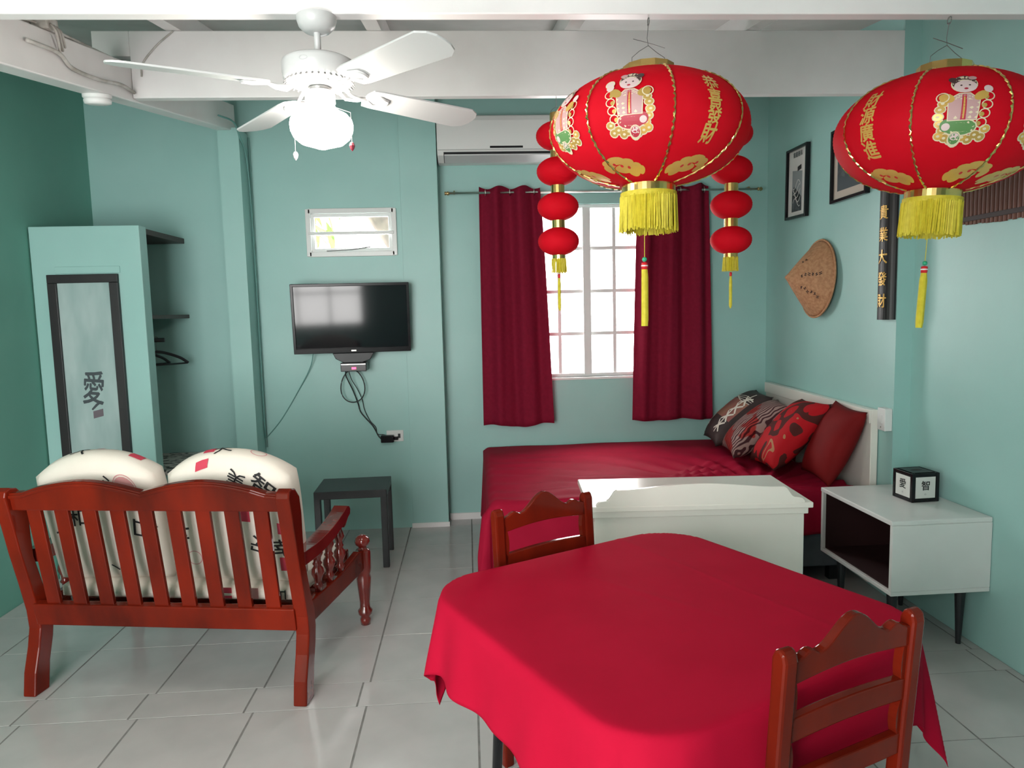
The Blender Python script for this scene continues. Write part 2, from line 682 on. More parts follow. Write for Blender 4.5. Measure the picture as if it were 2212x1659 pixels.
# tiles
TS = 0.457
xs = [-0.015 + TS*i for i in range(-6, 6)]
rows = [5.42, 5.267, 4.81, 4.353, 3.896, 3.453, 3.005, 2.812]
y = 2.812
while y > YF:
    y -= TS
    rows.append(y)
rows[-1] = max(rows[-1], YF)
tile_mesh = {}
for ri in range(len(rows)-1):
    y1, y0 = rows[ri], rows[ri+1]
    dx = -0.03 if ri == 6 else (0.01 if ri > 6 else 0.0)
    cuts = [XL] + [x+dx for x in xs if XL+.05 < x+dx < XN-.02] + [XN]
    for x0, x1 in zip(cuts, cuts[1:]):
        w, d = x1-x0-0.008, y1-y0-0.004
        key = (round(w, 3), round(d, 3))
        if key not in tile_mesh:
            b = bmesh.new()
            box(b, (0, 0, -0.006), (w, d, 0.012))
            bmesh.ops.bevel(b, geom=[e for e in b.edges if all(v.co.z > -0.001 for v in e.verts)], offset=0.0004,
                            segments=1, affect='EDGES')
            me = bpy.data.meshes.new('floor_tile')
            b.to_mesh(me)
            b.free()
            me.materials.append(TILE)
            tile_mesh[key] = me
        o = bpy.data.objects.new('tile', tile_mesh[key])
        COL.objects.link(o)
        o.parent = floor
        o.location = ((x0+x1)/2, (y0+y1)/2, random.uniform(-0.0002, 0.0))
        o.rotation_euler = (random.uniform(-.0006, .0006), random.uniform(-.0006, .0006), 0)


def wall_with_holes(x0, x1, z0, z1, ya, yb, holes):
    """wall in the xz plane from ya to yb, rectangular holes (x0,x1,z0,z1)"""
    bm = bmesh.new()
    X = sorted({x0, x1, *[h[0] for h in holes], *[h[1] for h in holes]})
    Z = sorted({z0, z1, *[h[2] for h in holes], *[h[3] for h in holes]})
    for a, b in zip(X, X[1:]):
        run = None
        for c, d in zip(Z, Z[1:]):
            mx, mz = (a+b)/2, (c+d)/2
            if any(h[0] < mx < h[1] and h[2] < mz < h[3] for h in holes):
                continue
            addbx(bm, a, b, ya, yb, c, d)
    bmesh.ops.remove_doubles(bm, verts=bm.verts, dist=1e-5)
    return bm


W1 = (0.49, 1.345, 1.08, 2.385)
W2 = (-1.105, -0.515, 2.045, 2.33)
struct('wall_left', bx(XL-.12, XL, YF-.1, TW+.2, -0.08, 3.6), SHADEGREEN, 'side wall left of the closet with its shade put into darker green')
struct('wall_back_left', wall_with_holes(XL, -0.19, -0.08, 3.6, TW, TW+.16, [W2]), AQUA, 'aqua back wall holding the television')
struct('wall_back_right', wall_with_holes(-0.19, 2.45, -0.08, 3.6, WW, WW+.14, [W1]), AQUA, 'aqua back wall with the curtained window')
bm = prism([(XF1, YS), (XF0, WW), (XF0+.2, WW), (XN+.13, YS)], -0.08, 3.6, axes='xy')
struct('wall_right_far', bm, AQUA, 'aqua right wall section behind the headboard')
struct('wall_right_near', bx(XN, XN+.12, YF-.1, YS, -0.08, 3.6), AQUA, 'aqua right wall section beside the nightstand')
FW = (-2.45, -0.55, 0.40, 2.40)
struct('wall_front', wall_with_holes(XL, XN, -0.08, 3.6, YF-.1, YF, [FW]), AQUA, 'aqua wall with a wide window behind the viewer')
# ceiling: flat near part, sloped far part
bm = bmesh.new()
prof = [(YF-.1, ceil_z(0)), (1.2, ceil_z(1.2)), (WW+.15, ceil_z(WW+.15)), (WW+.15, ceil_z(WW+.15)+.05), (1.2, ceil_z(1.2)+.05), (YF-.1, ceil_z(0)+.05)]
prism(prof, XL-.1, XN+.15, axes='yz', bm=bm)
struct('ceiling', bm, CEIL, 'grey sloped ceiling boards above the white beams')
struct('wall_pillar_back', bx(-0.455, -0.188, 5.247, WW, 0, 3.4), AQUA, 'flat aqua pillar right of the television')
struct('wall_column_left', bx(-1.642, -1.502, 5.05, TW, 0, 2.87), AQUA, 'square aqua column carrying the left beam')
bm = bmesh.new()
addbx(bm, -0.46, -0.18, 5.238, 5.25, 0, 0.035)
struct('baseboard_pillar', bm, WHITE, 'thin white skirting at the pillar foot')
struct('baseboard_back', bx(-0.18, 2.3, WW-.012, WW, 0, 0.05), WHITE, 'white skirting under the curtained window')
struct('trim_1', bx(-0.46, -0.452, 5.243, 5.26, 0, 3.2), AQUA, 'thin painted joint strip beside the pillar')

# beams
bm = bmesh.new()


def lb(yv):
    return 2.498+0.156*(yv-2.77)


ya, yb = 1.0, 5.15
for_prof = [(ya, lb(ya)), (yb, lb(yb)), (yb, lb(yb)+.175), (ya, lb(ya)+.175)]
prism(for_prof, -1.65, -1.55, axes='yz', bm=bm)
struct('beam_left', bm, WHITE, 'white beam running from the left column toward the viewer', bevel=.006)
struct('beam_near', bx(XL, XN, 2.36, 2.41, 2.535, ceil_z(2.36)), WHITE, 'white ceiling beam nearest the viewer carrying fan and big lanterns', bevel=.004)
bm = bmesh.new()
addbx(bm, -1.549, 2.232, 3.60, 3.65, 2.644, 2.95)
addbx(bm, -1.72, -1.549, 3.60, 3.65, 2.835, 2.95)
struct('beam_far', bm, WHITE, 'deep white ceiling beam behind the fan', bevel=.004)
for i, xr in enumerate((-2.2, -1.34, -0.405, 0.545, 1.45)):
    bm = bmesh.new()
    pr_ = [(1.25, ceil_z(1.25)-.10), (WW-.02, ceil_z(WW-.02)-.10), (WW-.02, ceil_z(WW-.02)-.001), (1.25, ceil_z(1.25)-.001)]
    prism(pr_, xr-.035, xr+.035, axes='yz', bm=bm)
    struct('rafter_%d' % (i+1), bm, WHITE, 'white rafter, number %d counted from the left' % (i+1))

# windows ---------------------------------------------------------------
w1 = bpy.data.objects.new('window_1', None)
COL.objects.link(w1)
w1.location = (0.917, WW+.05, 1.0)
tag(w1, 'white gridded window between the burgundy curtains', None, None, 'structure')
cxw, z0w = 0.917, 1.0
bm = bmesh.new()
for a in (W1[0]-cxw+.014, W1[1]-cxw-.014):
    box(bm, (a, 0, 0.7325), (.028, .05, 1.305))
box(bm, (0, 0, 1.371), (.855, .05, .028))
box(bm, (0, 0, 0.094), (.855, .05, .028))
obj('window_frame', bm, GLOSSWHITE, w1, bevel=.003)
obj('center_mullion', box(bmesh.new(), (0, -.004, .7325), (.060, .055, 1.27)), GLOSSWHITE, w1, bevel=.003)
for sx in (-1, 1):
    obj('muntin', box(bmesh.new(), (sx*.213, 0, .7325), (.026, .03, 1.27)), GLOSSWHITE, w1)
zr = [1.08+.028, 1.412, 1.735, 2.059, 2.385-.028]
for zz in zr[1:4]:
    for sx in (-1, 1):
        obj('muntin', box(bmesh.new(), (sx*.21, 0, zz-z0w), (.376, .026, .026)), GLOSSWHITE, w1)
for r_ in range(4):
    for c_ in range(4):
        xa = [-.40, -.213, 0, .213, .40][c_]
        xb = [-.40, -.213, 0, .213, .40][c_+1]
        obj('pane', box(bmesh.new(), ((xa+xb)/2, .006, (zr[r_]+zr[r_+1])/2-z0w), (xb-xa-.012, .004, zr[r_+1]-zr[r_]-.01)), GLASS, w1)
obj('window_sill', bx(W1[0]-cxw-.01, W1[1]-cxw+.01, -.06, .05, 1.06-z0w, 1.08-z0w), GLOSSWHITE, w1, bevel=.004)

w2 = bpy.data.objects.new('window_2', None)
COL.objects.link(w2)
w2.location = (-0.81, TW, 2.185)
tag(w2, 'small white awning window above the television', None, None, 'structure')
bm = bmesh.new()
for s in (-1, 1):
    box(bm, (s*.303, -.006, 0), (.036, .03, .334))
    box(bm, (0, -.006, s*.152), (.606, .03, .036))
obj('window_frame', bm, GLOSSWHITE, w2, bevel=.004)
bm = bmesh.new()
for s in (-1, 1):
    box(bm, (s*.275, .012, 0), (.026, .03, .27))
    box(bm, (0, .012, s*.123), (.55, .03, .026))
obj('sash', bm, PLASTIC, w2, bevel=.006)
obj('cross_bar', box(bmesh.new(), (0, -.024, -.005), (.60, .012, .022)), GLOSSWHITE, w2, bevel=.003)
obj('pane', box(bmesh.new(), (0, .02, 0), (.53, .004, .24)), GLASS, w2)
obj('window_stay', tube([(-.18, -.02, -.128), (.0, -.024, -.122), (.13, -.02, -.105)], .004), WIRE, w2)
bm = bmesh.new()
box(bm, (.02, -.012, -.145), (.05, .02, .016))
obj('window_latch', bm, PLASTIC, w2)
# front window and door frames behind the viewer
w3 = bpy.data.objects.new('window_3', None)
COL.objects.link(w3)
w3.location = (-1.50, YF-.05, 1.40)
tag(w3, 'white gridded window in the wall behind the viewer', None, None, 'structure')
bm = bmesh.new()
for s in (-1, 1):
    box(bm, (s*.935, 0, 0), (.03, .05, 2.0))
    box(bm, (0, 0, s*.985), (1.9, .05, .03))
obj('window_frame', bm, GLOSSWHITE, w3)
for k in (-1, 0, 1):
    obj('muntin', box(bmesh.new(), (k*.47, 0, 0), (.03, .03, 1.96)), GLOSSWHITE, w3)
    obj('muntin', box(bmesh.new(), (0, 0, k*.5), (1.86, .03, .03)), GLOSSWHITE, w3)


# ------------------------------------------------------------------ table, cloth, chairs
def rbox_sd(x, y, a, b, r):
    """signed distance to rounded rectangle and outward normal"""
    qx, qy = abs(x)-(a-r), abs(y)-(b-r)
    sx, sy = (1 if x >= 0 else -1), (1 if y >= 0 else -1)
    if qx > 0 and qy > 0:
        l = math.hypot(qx, qy)
        return l-r, Vector((qx/l*sx, qy/l*sy, 0)), 1.0 - abs(math.atan2(qy, qx)-PI/4)/(PI/4)
    if qx > qy:
        return qx-r, Vector((sx, 0, 0)), 0.0
    return qy-r, Vector((0, sy, 0)), 0.0


TROT = R(27)
TC = (0.529, 1.942)
TA, TB, TR_ = 0.520, 0.520, 0.19
table = thing('dining_table', 'square dining table on black legs hidden under the red tablecloth', 'table', (*TC, 0), TROT)
pts = []
for cx_, cy_, a0 in ((1, 1, 0), (-1, 1, 90), (-1, -1, 180), (1, -1, 270)):
    for k in range(9):
        a = R(a0+k*90/8)
        pts.append((cx_*(TA-TR_)+TR_*math.cos(a), cy_*(TB-TR_)+TR_*math.sin(a)))
obj('tabletop', prism([(p[0]*.985, p[1]*.985) for p in pts], 0.715, 0.745, axes='xy'), WOOD, table)
for sx in (-1, 1):
    for sy in (-1, 1):
        bm = tube([(sx*.33, sy*.34, .725), (sx*.36, sy*.37, 0.0)], .016, 12)
        obj('leg', bm, BLACK, table, smooth=True)
bm = bmesh.new()
for s in (-1, 1):
    box(bm, (0, s*.34, .70), (.66, .02, .04))
    box(bm, (s*.33, 0, .70), (.02, .68, .04))
obj('apron', bm, BLACK, table)

DROP = 0.215


def cloth_fn(u, v):
    s = (u*2-1)*(TA+DROP)
    t = (v*2-1)*(TB+DROP)
    d, n, cw = rbox_sd(s, t, TA, TB, TR_)
    if d <= 0:
        z = 0.7575+0.0012*noise.noise((s*5, t*5, 2))
        # shallow creases of the folded cloth
        z += 0.0022*math.exp(-((s*0.9+t*0.25-0.02)/0.012)**2)*max(0, 1-abs(t-.05)/.3)
        z += 0.0015*math.exp(-((s-0.26)/0.01)**2)
        return Vector((s, t, z-0.012*max(0, 1+d/0.03)**2*0.25))
    q = Vector((s, t, 0))-n*d
    ang = math.atan2(t, s)
    arc = s*n.y - t*n.x
    k = min(d/0.24, 1.6)
    rip = 0.012*k*math.sin(arc*17+2.0*n.x)+0.008*k*math.sin(arc*31+1.3)
    rip += cw*0.010*k*math.sin(ang*13.0)
    near_chair = 1.0 if n.y < -.5 else 0.0
    far_chair = 1.0 if n.y > .5 else 0.0
    off = 0.006*min(d/0.02, 1)+(0.034*k*(1-0.2*cw)+rip)*(1-.85*max(near_chair, far_chair)*(1-cw))
    zz = 0.7545-d*0.975-0.10*max(0, d-.20)
    return Vector((q.x+n.x*off, q.y+n.y*off, zz))


cl = obj('tablecloth', grid(160, 160, cloth_fn), CLOTH, smooth=True, loc=(*TC, 0), rot=(0, 0, TROT))
solidify(cl, 0.0015)
tag(cl, 'plain red cloth draped over the dining table with hanging corners', 'tablecloth')


def crest(n=45, hw=.195, z0=.848, zb=.885, zt=.955):
    lo, up = [], []
    for i in range(n):
        x = -hw+2*hw*i/(n-1)
        a = abs(x)/hw
        if a < .55:
            zz = zb+.010+(zt-zb-.010)*(0.5+0.5*math.cos(PI*a/.55))
        elif a < .78:
            zz = zb+.010+.010*math.sin(PI*(a-.55)/.23)
        else:
            zz = zb+.010-.012*(a-.78)/.22
        lo.append((x, z0-.012+.016*math.cos(PI*a*.5)))
        up.append((x, zz))
    return lo, up


def make_chair(name, label, loc, rz):
    """local: back posts at y=0, seat toward +y"""
    c = thing(name, label, 'chair', loc, rz, 'dining chairs at the red table')
    LA = 3.6
    lean = Matrix.Translation((0, 0, .45)) @ Matrix.Rotation(R(LA), 4, 'X') @ Matrix.Translation((0, 0, -.45))
    for s in (-1, 1):
        # side profile in yz, rounded top
        out = [(-.024, 0), (-.022, .3), (-.020, .45), (-.030, .62), (-.043, .80), (-.050, .895), (-.046, .913), (-.034, .922),
               (-.020, .918), (-.012, .90), (-.007, .80), (0.006, .62), (.018, .45), (.016, .3), (.012, 0)]
        bm = prism(out, s*.176, s*.214, axes='yz')
        obj('back_post', bm, WOOD, c, bevel=.007)
        # rounded inner swellings where the rails meet the post
        for zc, hh in ((.80, .075), (.665, .06)):
            q = [(s*.180-s*.020*math.sin(PI*t/8)**.7, zc-hh+2*hh*t/8) for t in range(9)]
            obj('post_swelling', strip([(s*.182, p[1]) for p in q], q, -.010, .010, M=lean), WOOD, c)
    lo, up = crest()
    obj('crest_rail', strip(lo, up, -.012, .010, M=lean), WOOD, c, bevel=.004)
    n = 21
    lo = [(-.185+.37*i/(n-1), .708+.008*math.sin(PI*i/(n-1))) for i in range(n)]
    up = [(-.185+.37*i/(n-1), .762+.008*math.sin(PI*i/(n-1))) for i in range(n)]
    obj('back_slat', strip(lo, up, -.012, .010, M=lean), WOOD, c, bevel=.004)
    lo = [(-.185+.37*i/(n-1), .575) for i in range(n)]
    up = [(-.185+.37*i/(n-1), .628) for i in range(n)]
    obj('back_slat', strip(lo, up, -.012, .010, M=lean), WOOD, c, bevel=.004)
    seat = [(-.20, .005), (.20, .005), (.212, .28), (.205, .37), (.185, .39), (-.185, .39), (-.205, .37), (-.212, .28)]
    obj('seat', prism(seat, .43, .455, axes='xy'), WOOD, c, bevel=.006)
    bm = bmesh.new()
    box(bm, (0, .345, .405), (.33, .02, .05))
    box(bm, (0, .01, .405), (.33, .02, .05))
    for s in (-1, 1):
        box(bm, (s*.182, .185, .405), (.02, .33, .05))
    obj('seat_apron', bm, WOOD, c)
    for s in (-1, 1):
        obj('front_leg', box(bmesh.new(), (s*.182, .35, .215), (.034, .034, .43)), WOOD, c, bevel=.004)
        obj('stretcher', box(bmesh.new(), (s*.187, .175, .17), (.018, .33, .026)), WOOD, c, bevel=.003)
    obj('stretcher', box(bmesh.new(), (0, .35, .22), (.35, .018, .026)), WOOD, c, bevel=.003)
    obj('stretcher', box(bmesh.new(), (0, -.004, .20), (.36, .018, .026)), WOOD, c, bevel=.003)
    return c


# faces the table: local +y points to the table
make_chair('dining_chair', 'red varnished wooden chair on the far side of the red table, before the bed', (0.266, 2.464, 0), R(29.7-180))
make_chair('dining_chair', 'red varnished wooden chair nearest the viewer, its back against the red tablecloth', (0.778, 1.424, 0), R(22.7))


# ------------------------------------------------------------------ wooden settee
def make_settee():
    c = thing('settee', 'red wooden two seat settee with slatted back turned to the viewer', 'sofa', (-1.322, 2.985, 0), R(-9.5))
    HW = .632
    prof = [(-.055, 0), (-.040, .10), (-.008, .20), (.010, .28), (.004, .36), (-.022, .48), (-.060, .64), (-.092, .80), (-.112, .89),
            (-.106, .914), (-.080, .924), (-.045, .916), (-.006, .875), (.006, .80), (.006, .70), (.012, .60), (.050, .46), (.085, .36), (.090, .29),
            (.078, .22), (.048, .12), (.030, 0)]
    for s in (-1, 1):
        obj('back_post', prism(prof, s*(HW-.058), s*HW, axes='yz'), WOOD, c, bevel=.006)
    tilt = Matrix.Translation((0, .012, .35)) @ Matrix.Rotation(R(8.6), 4, 'X') @ Matrix.Translation((0, 0, -.35))
    n = 61
    iw = HW-.05
    lo, up = [], []
    for i in range(n):
        x = -iw+2*iw*i/(n-1)
        a = abs(x)/iw
        h = .918+.045*math.sin(PI*min(a*1.12, 1))**1.0 - .008*max(0, a-.8)/.2
        lo.append((x, .835))
        up.append((x, h))
    obj('top_rail', strip(lo, up, -.018, .018, M=tilt), WOOD, c, bevel=.006)
    lo2 = [(x, z-.022) for x, z in up]
    up2 = [(x, z-.006) for x, z in up]
    obj('top_moulding', strip(lo2, up2, -.026, .026, M=tilt), WOOD, c, bevel=.005)
    bm = bmesh.new()
    box(bm, (0, 0, .352), (2*iw, .04, .10), tilt)
    obj('bottom_rail', bm, WOOD, c, bevel=.005)
    sw = .062
    gap = (2*iw-9*sw)/10
    for i in range(9):
        xc = -iw+gap*(i+1)+sw*i+sw/2
        bm = box(bmesh.new(), (xc, 0, .62), (sw, .018, .45), tilt)
        obj('back_slat', bm, WOOD, c, bevel=.003)
    # seat frame
    for s in (-1, 1):
        M = Matrix.Translation((s*.592, .05, 0)) @ Matrix.Rotation(R(-s*3.5), 4, 'Z')
        side = [(0, .29), (.64, .30), (.68, .32), (.68, .40), (.60, .415), (.35, .385), (0, .39)]
        obj('side_rail', prism(side, -.018, .018, axes='yz', M=M), WOOD, c, bevel=.005)
        arm = spline([(-.02, .60), (.12, .60), (.26, .615), (.38, .645), (.44, .668)], 6)
        up_ = [(p.x, p.y+.028) for p in [Vector((q[0], q[1], 0)) for q in arm]]
        lo_ = [(p[0], p[1]-.030) for p in arm]
        end = [(.462, .690), (.475, .672), (.470, .650), (.445, .640), (.43, .628), (.41, .610), (.39, .605)]
        obj('armrest', prism(lo_[:-3]+list(reversed(end))+list(reversed(up_)), -.034, .034, axes='yz', M=M), WOODT, c, bevel=.008)
        for k, yy in enumerate((.16, .28, .40)):
            pf = [(0, 0), (.012, 0), (.012, .02), (.018, .03), (.012, .04), (.014, .06), (.022, .085), (.020, .105), (.012, .12), (.017, .13), (.012, .14),
                  (.014, .155), (.021, .175), (.017, .195), (.011, .215), (.012, .235), (0, .235)]
            obj('spindle', lathe([(r*1.3, z) for r, z in pf], 16, M=M @ Matrix.Translation((0, yy, .385))), WOODT, c, smooth=True)
        pf = [(0, 0), (.022, 0), (.024, .03), (.020, .045), (.030, .055), (.032, .075), (.022, .09), (.022, .12), (.029, .20), (.032, .25), (.028, .27), (.033, .28),
              (.034, .30), (.034, .385), (.028, .40), (.018, .408), (.018, .414), (.030, .425), (.034, .442), (.030, .460), (.015, .474), (0, .478)]
        obj('front_leg', lathe([(r*1.18, z) for r, z in pf], 20, M=M @ Matrix.Translation((0, .685, 0))), WOODT, c, smooth=True)
    obj('front_rail', bx(-.56, .56, .70, .735, .29, .40), WOOD, c, bevel=.005)
    bm = bmesh.new()
    for k in range(6):
        addbx(bm, -.56, .56, .10+.1*k, .16+.1*k, .345, .365)
    obj('seat_slats', bm, WOOD, c)
    return c


settee = make_settee()
SET_M = Matrix.Translation((-1.322, 2.985, 0)) @ Matrix.Rotation(R(-9.5), 4, 'Z')


def boxed_cushion(w, h, t, dome=0.0, bulge=.02, n=20):
    """cushion, width x, height z (0..h), thickness y (0..t); top edge domed; closed mesh"""
    def edge(u):
        return h*(1-dome*(abs(u*2-1)**2.2))

    def surf(side):
        def fn(u, v):
            x = (u-.5)*w*(1-.03*(2*v-1)**4)
            z = v*edge(u)
            b = bulge*(max(0, 1-(2*u-1)**2)*max(0, 1-(2*v-1)**2))**.5
            yy = (t+b) if side else -b
            rr = .02*(max(abs(2*u-1), abs(2*v-1))**8)
            yy += -rr if side else rr
            return Vector((x, yy, z))
        return fn
    bm = bmesh.new()
    grid(n, n, surf(0), bm)
    grid(n, n, surf(1), bm)

    def rim(fn):
        grid(n, 5, fn, bm)
    for a in (0, 1):
        f0, f1 = surf(0), surf(1)
        rim(lambda u, v, a=a: f0(u, a).lerp(f1(u, a), v) + Vector((0, 0, (1 if a else -1)*.012*math.sin(PI*v)*(1-(2*u-1)**8))))
        rim(lambda u, v, a=a: f0(a, u).lerp(f1(a, u), v) + Vector(((1 if a else -1)*.012*math.sin(PI*v)*(1-(2*u-1)**8), 0, 0)))
    bmesh.ops.remove_doubles(bm, verts=bm.verts, dist=1e-4)
    return bm, surf


def decal_face(fn, w, h, flip):
    """map metres on the back face (y-) of a cushion, seen from behind; x to the right as seen"""
    def g(x, y, lift):
        u = min(max(x/w+.5, 0.01), .99)
        v = min(max(y/h, .01), .99)
        p = fn(u, v)
        return p+Vector((0, -lift-.0015, 0))
    return g


BW, BH, BT = .545, .575, .125
backs = []
for i, (xc, lab) in enumerate(((-.288, 'cream back cushion with ink characters, left half of the settee'),
                               (.288, 'cream back cushion with ink characters, right half of the settee'))):
    bm, surf = boxed_cushion(BW, BH, BT, dome=.15, bulge=.022)
    o = obj('back_cushion', bm, CREAM, smooth=True)
    o.matrix_world = SET_M @ Matrix.Translation((xc, .118, .462)) @ Matrix.Rotation(R(9.5 if i else 10.5), 4, 'X') @ Matrix.Rotation(R(1 if i else -1.5), 4, 'Y')
    tag(o, lab, 'cushion', 'printed cushions on the settee')
    P = Print()
    sf = surf(0)
    if i == 0:
        P.text('上', -.165, .30, .085, INK, rot=R(3))
        P.text('和', -.085, .32, .085, INK, rot=R(-6))
        P.poly([(.085, .36), (.12, .36), (.12, .405), (.085, .405)], SEAL)
        P.text('心', .085, .47, .075, INK)
        P.text('和', .205, .27, .095, INK, rot=R(172))
        P.ring(.16, .475, .05, .004, SEALP)
        P.disc(.16, .475, .043, .04, SEALP)
        P.ring(-.17, .44, .03, .003, SEALP)
        P.text('丶', .03, .07, .035, INK)
        P.ring(.19, .40, .03, .003, SEALP)
    else:
        P.text('平', -.235, .27, .10, INK, rot=R(180))
        P.ring(-.18, .125, .036, .004, SEALP)
        P.poly([(.055, .30), (.095, .30), (.095, .37), (.055, .37)], SEAL)
        P.text('安', .125, .19, .085, INK, rot=R(165))
        P.poly([(.205, .26), (.245, .26), (.245, .315), (.205, .315)], SEAL)
        P.text('幸', .215, .19, .085, INK, rot=R(10))
        P.poly([(.20, .07), (.25, .07), (.25, .14), (.20, .14)], SEAL)
        P.text('智', .16, .475, .10, INK, rot=R(-28))
        P.text('美', .05, .485, .07, INK, rot=R(155))
        P.poly([(-.125, .525), (-.07, .535), (-.07, .572), (-.125, .562)], SEAL)
    P.split('printed_character', o, decal_face(sf, BW, BH, 0), maxlen=.03)
    # print on the top gusset
    f0, f1 = surf(0), surf(1)

    def topmap(x, y, lift, f0=f0, f1=f1):
        u = min(max(x/BW+.5, .01), .99)
        v = min(max(y/BT, .02), .98)
        return f0(u, 1).lerp(f1(u, 1), v)+Vector((0, 0, .012*math.sin(PI*v)+lift+.0015))
    P = Print()
    if i == 0:
        P.text('大', -.06, .065, .08, INK, rot=R(-15))
        P.poly([(.0, .085), (.035, .085), (.035, .11), (.0, .11)], SEAL)
        P.poly([(.16, .05), (.215, .05), (.215, .11), (.16, .11)], SEAL)
    else:
        P.text('大', -.03, .06, .08, INK, rot=R(20))
        P.poly([(-.11, .03), (-.06, .03), (-.06, .075), (-.11, .075)], SEAL)
        P.ring(.13, .065, .035, .004, SEALP)
    P.split('printed_character', o, topmap, maxlen=.03)

bm, surf = boxed_cushion(1.10, .60, .085, dome=0, bulge=.012)
o = obj('seat_cushion', bm, CREAM, smooth=True)
o.matrix_world = SET_M @ Matrix.Translation((0, .105, .455)) @ Matrix.Rotation(R(-90), 4, 'X')
tag(o, 'long cream seat cushion printed with red seals on the settee', 'cushion', 'printed cushions on the settee')
P = Print()
for x, mm in ((.24, SEAL), (.36, SEALP), (-.2, SEAL), (-.45, SEALP), (.48, INK)):
    if mm is INK:
        P.text('山', x, .045, .05, INK)
    else:
        P.poly([(x-.02, .012), (x+.02, .012), (x+.02, .06), (x-.02, .06)], mm)
P.split('printed_character', o, lambda x, y, l: Vector((x, y, -.010-l)))

# ------------------------------------------------------------------ small black stool table
st = thing('side_table', 'small black square side table below the television', 'side table', (-.770, 4.60, 0), R(1.5))
obj('tabletop', bx(-.225, .225, -.185, .185, .455, .505), BLACKM, st, bevel=.004)
for sx in (-1, 1):
    for sy in (-1, 1):
        bm = bx(sx*.225, sx*.185, sy*.185, sy*.145, 0, .46)
        obj('leg', bm, BLACKM, st, bevel=.003)
for sx in (-1, 1):
    for sy in (-1, 1):
        bm = prism([(sy*.145, .455), (sy*.145, .41), (sy*.06, .455)], sx*.215, sx*.195, axes='yz')
        obj('corner_brace', bm, BLACKM, st)

# ------------------------------------------------------------------ closet corner
cp = thing('closet', 'aqua closet end panel with a framed calligraphy board', 'closet', (-2.275, 4.53, 0))
obj('panel', bx(-.318, .322, -.05, .05, 0, 2.165), AQUA, cp, bevel=.004)
obj('top_ledge', bx(-.18, .195, -.058, -.05, 1.885, 1.925), AQUA, cp, bevel=.002)
bm = bmesh.new()
FX0, FX1, FZ0, FZ1 = -.225, .185, .60, 1.878
addbx(bm, FX0, FX1, -.075, -.05, FZ1-.05, FZ1)
addbx(bm, FX0, FX0+.052, -.075, -.05, FZ0, FZ1-.05)
addbx(bm, FX1-.052, FX1, -.075, -.05, FZ0, FZ1-.05)
addbx(bm, FX0+.052, FX1-.052, -.075, -.05, FZ0, FZ0+.05)
obj('black_frame', bm, BLACKW, cp, bevel=.003)
art = obj('calligraphy_board', bx(FX0+.05, FX1-.05, -.060, -.05, FZ0+.04, FZ1-.04), CANVAS, cp)
P = Print()
P.text('愛', -.01, 1.195, .20, INKG, rot=R(-6), sx=.62, bold=.02)
P.stroke([(-.03, 1.06), (.0, 1.09), (.03, 1.11)], .015, INKG)
P.poly([(-.025, 1.005), (.035, 1.02), (.035, 1.065), (-.025, 1.05)], SEALG)
P.split('printed_character', art, lambda x, y, l: Vector((x, -.0605-l, y)))

for zt, t_, lab in ((2.163, .035, 'dark wooden closet shelf at the top of the panel'), (1.628, .026, 'dark wooden closet shelf at eye height behind the panel')):
    o = obj('closet_shelf', bx(-2.598, -1.985, 4.60, TW-.002, zt-t_, zt), DKWOOD, bevel=.002)
    tag(o, lab, 'shelf', 'closet shelves')
o = obj('closet_rod', tube([(-2.598, 4.95, 1.46), (-2.045, 4.95, 1.46)], .014, 12), BLACKM, smooth=True)
tag(o, 'dark hanging rod under the closet shelf', 'rod')


def hanger(x, tw, lab):
    h = thing('coat_hanger', lab, 'hanger', (x, 4.95, 1.46), tw, 'hangers on the closet rod')
    hook = [(0, .015*math.sin(a)*1.0, .004+.018*math.cos(a)) for a in [R(d) for d in range(-100, 181, 20)]]
    hook = [(0, p[1], p[2]) for p in hook]+[(0, 0, -.06), (0, 0, -.08)]
    obj('hook', tube(hook, .002, 6), WIRE, h)
    arc = spline([(0, -.21, -.165), (0, -.14, -.12), (0, 0, -.08), (0, .14, -.12), (0, .21, -.165)], 6)
    obj('shoulder_bar', tube(arc, .010, 8), BLACKM, h, smooth=True)
    obj('lower_bar', tube([(0, -.205, -.168), (0, .205, -.168)], .006, 8), BLACKM, h, smooth=True)


hanger(-2.10, R(-42), 'dark clothes hanger nearest the closet opening')
hanger(-2.20, R(-30), 'dark clothes hanger second from the closet opening')
hanger(-2.32, R(-6), 'dark clothes hanger deepest inside the closet')

bn = thing('storage_bench', 'low bench under brush patterned cloth inside the closet corner', 'bench', (-2.17, 4.93, 0))
obj('body', bx(-.42, .40, -.31, .32, 0, .60), AQUA, bn)
bm = bmesh.new()
addbx(bm, -.425, .405, -.315, .325, .60, .632)
obj('cover', bm, BRUSH, bn, bevel=.01)


# ------------------------------------------------------------------ bed
def far_wall_x(yv):
    return XF1+(XF0-XF1)*(yv-YS)/(WW-YS)


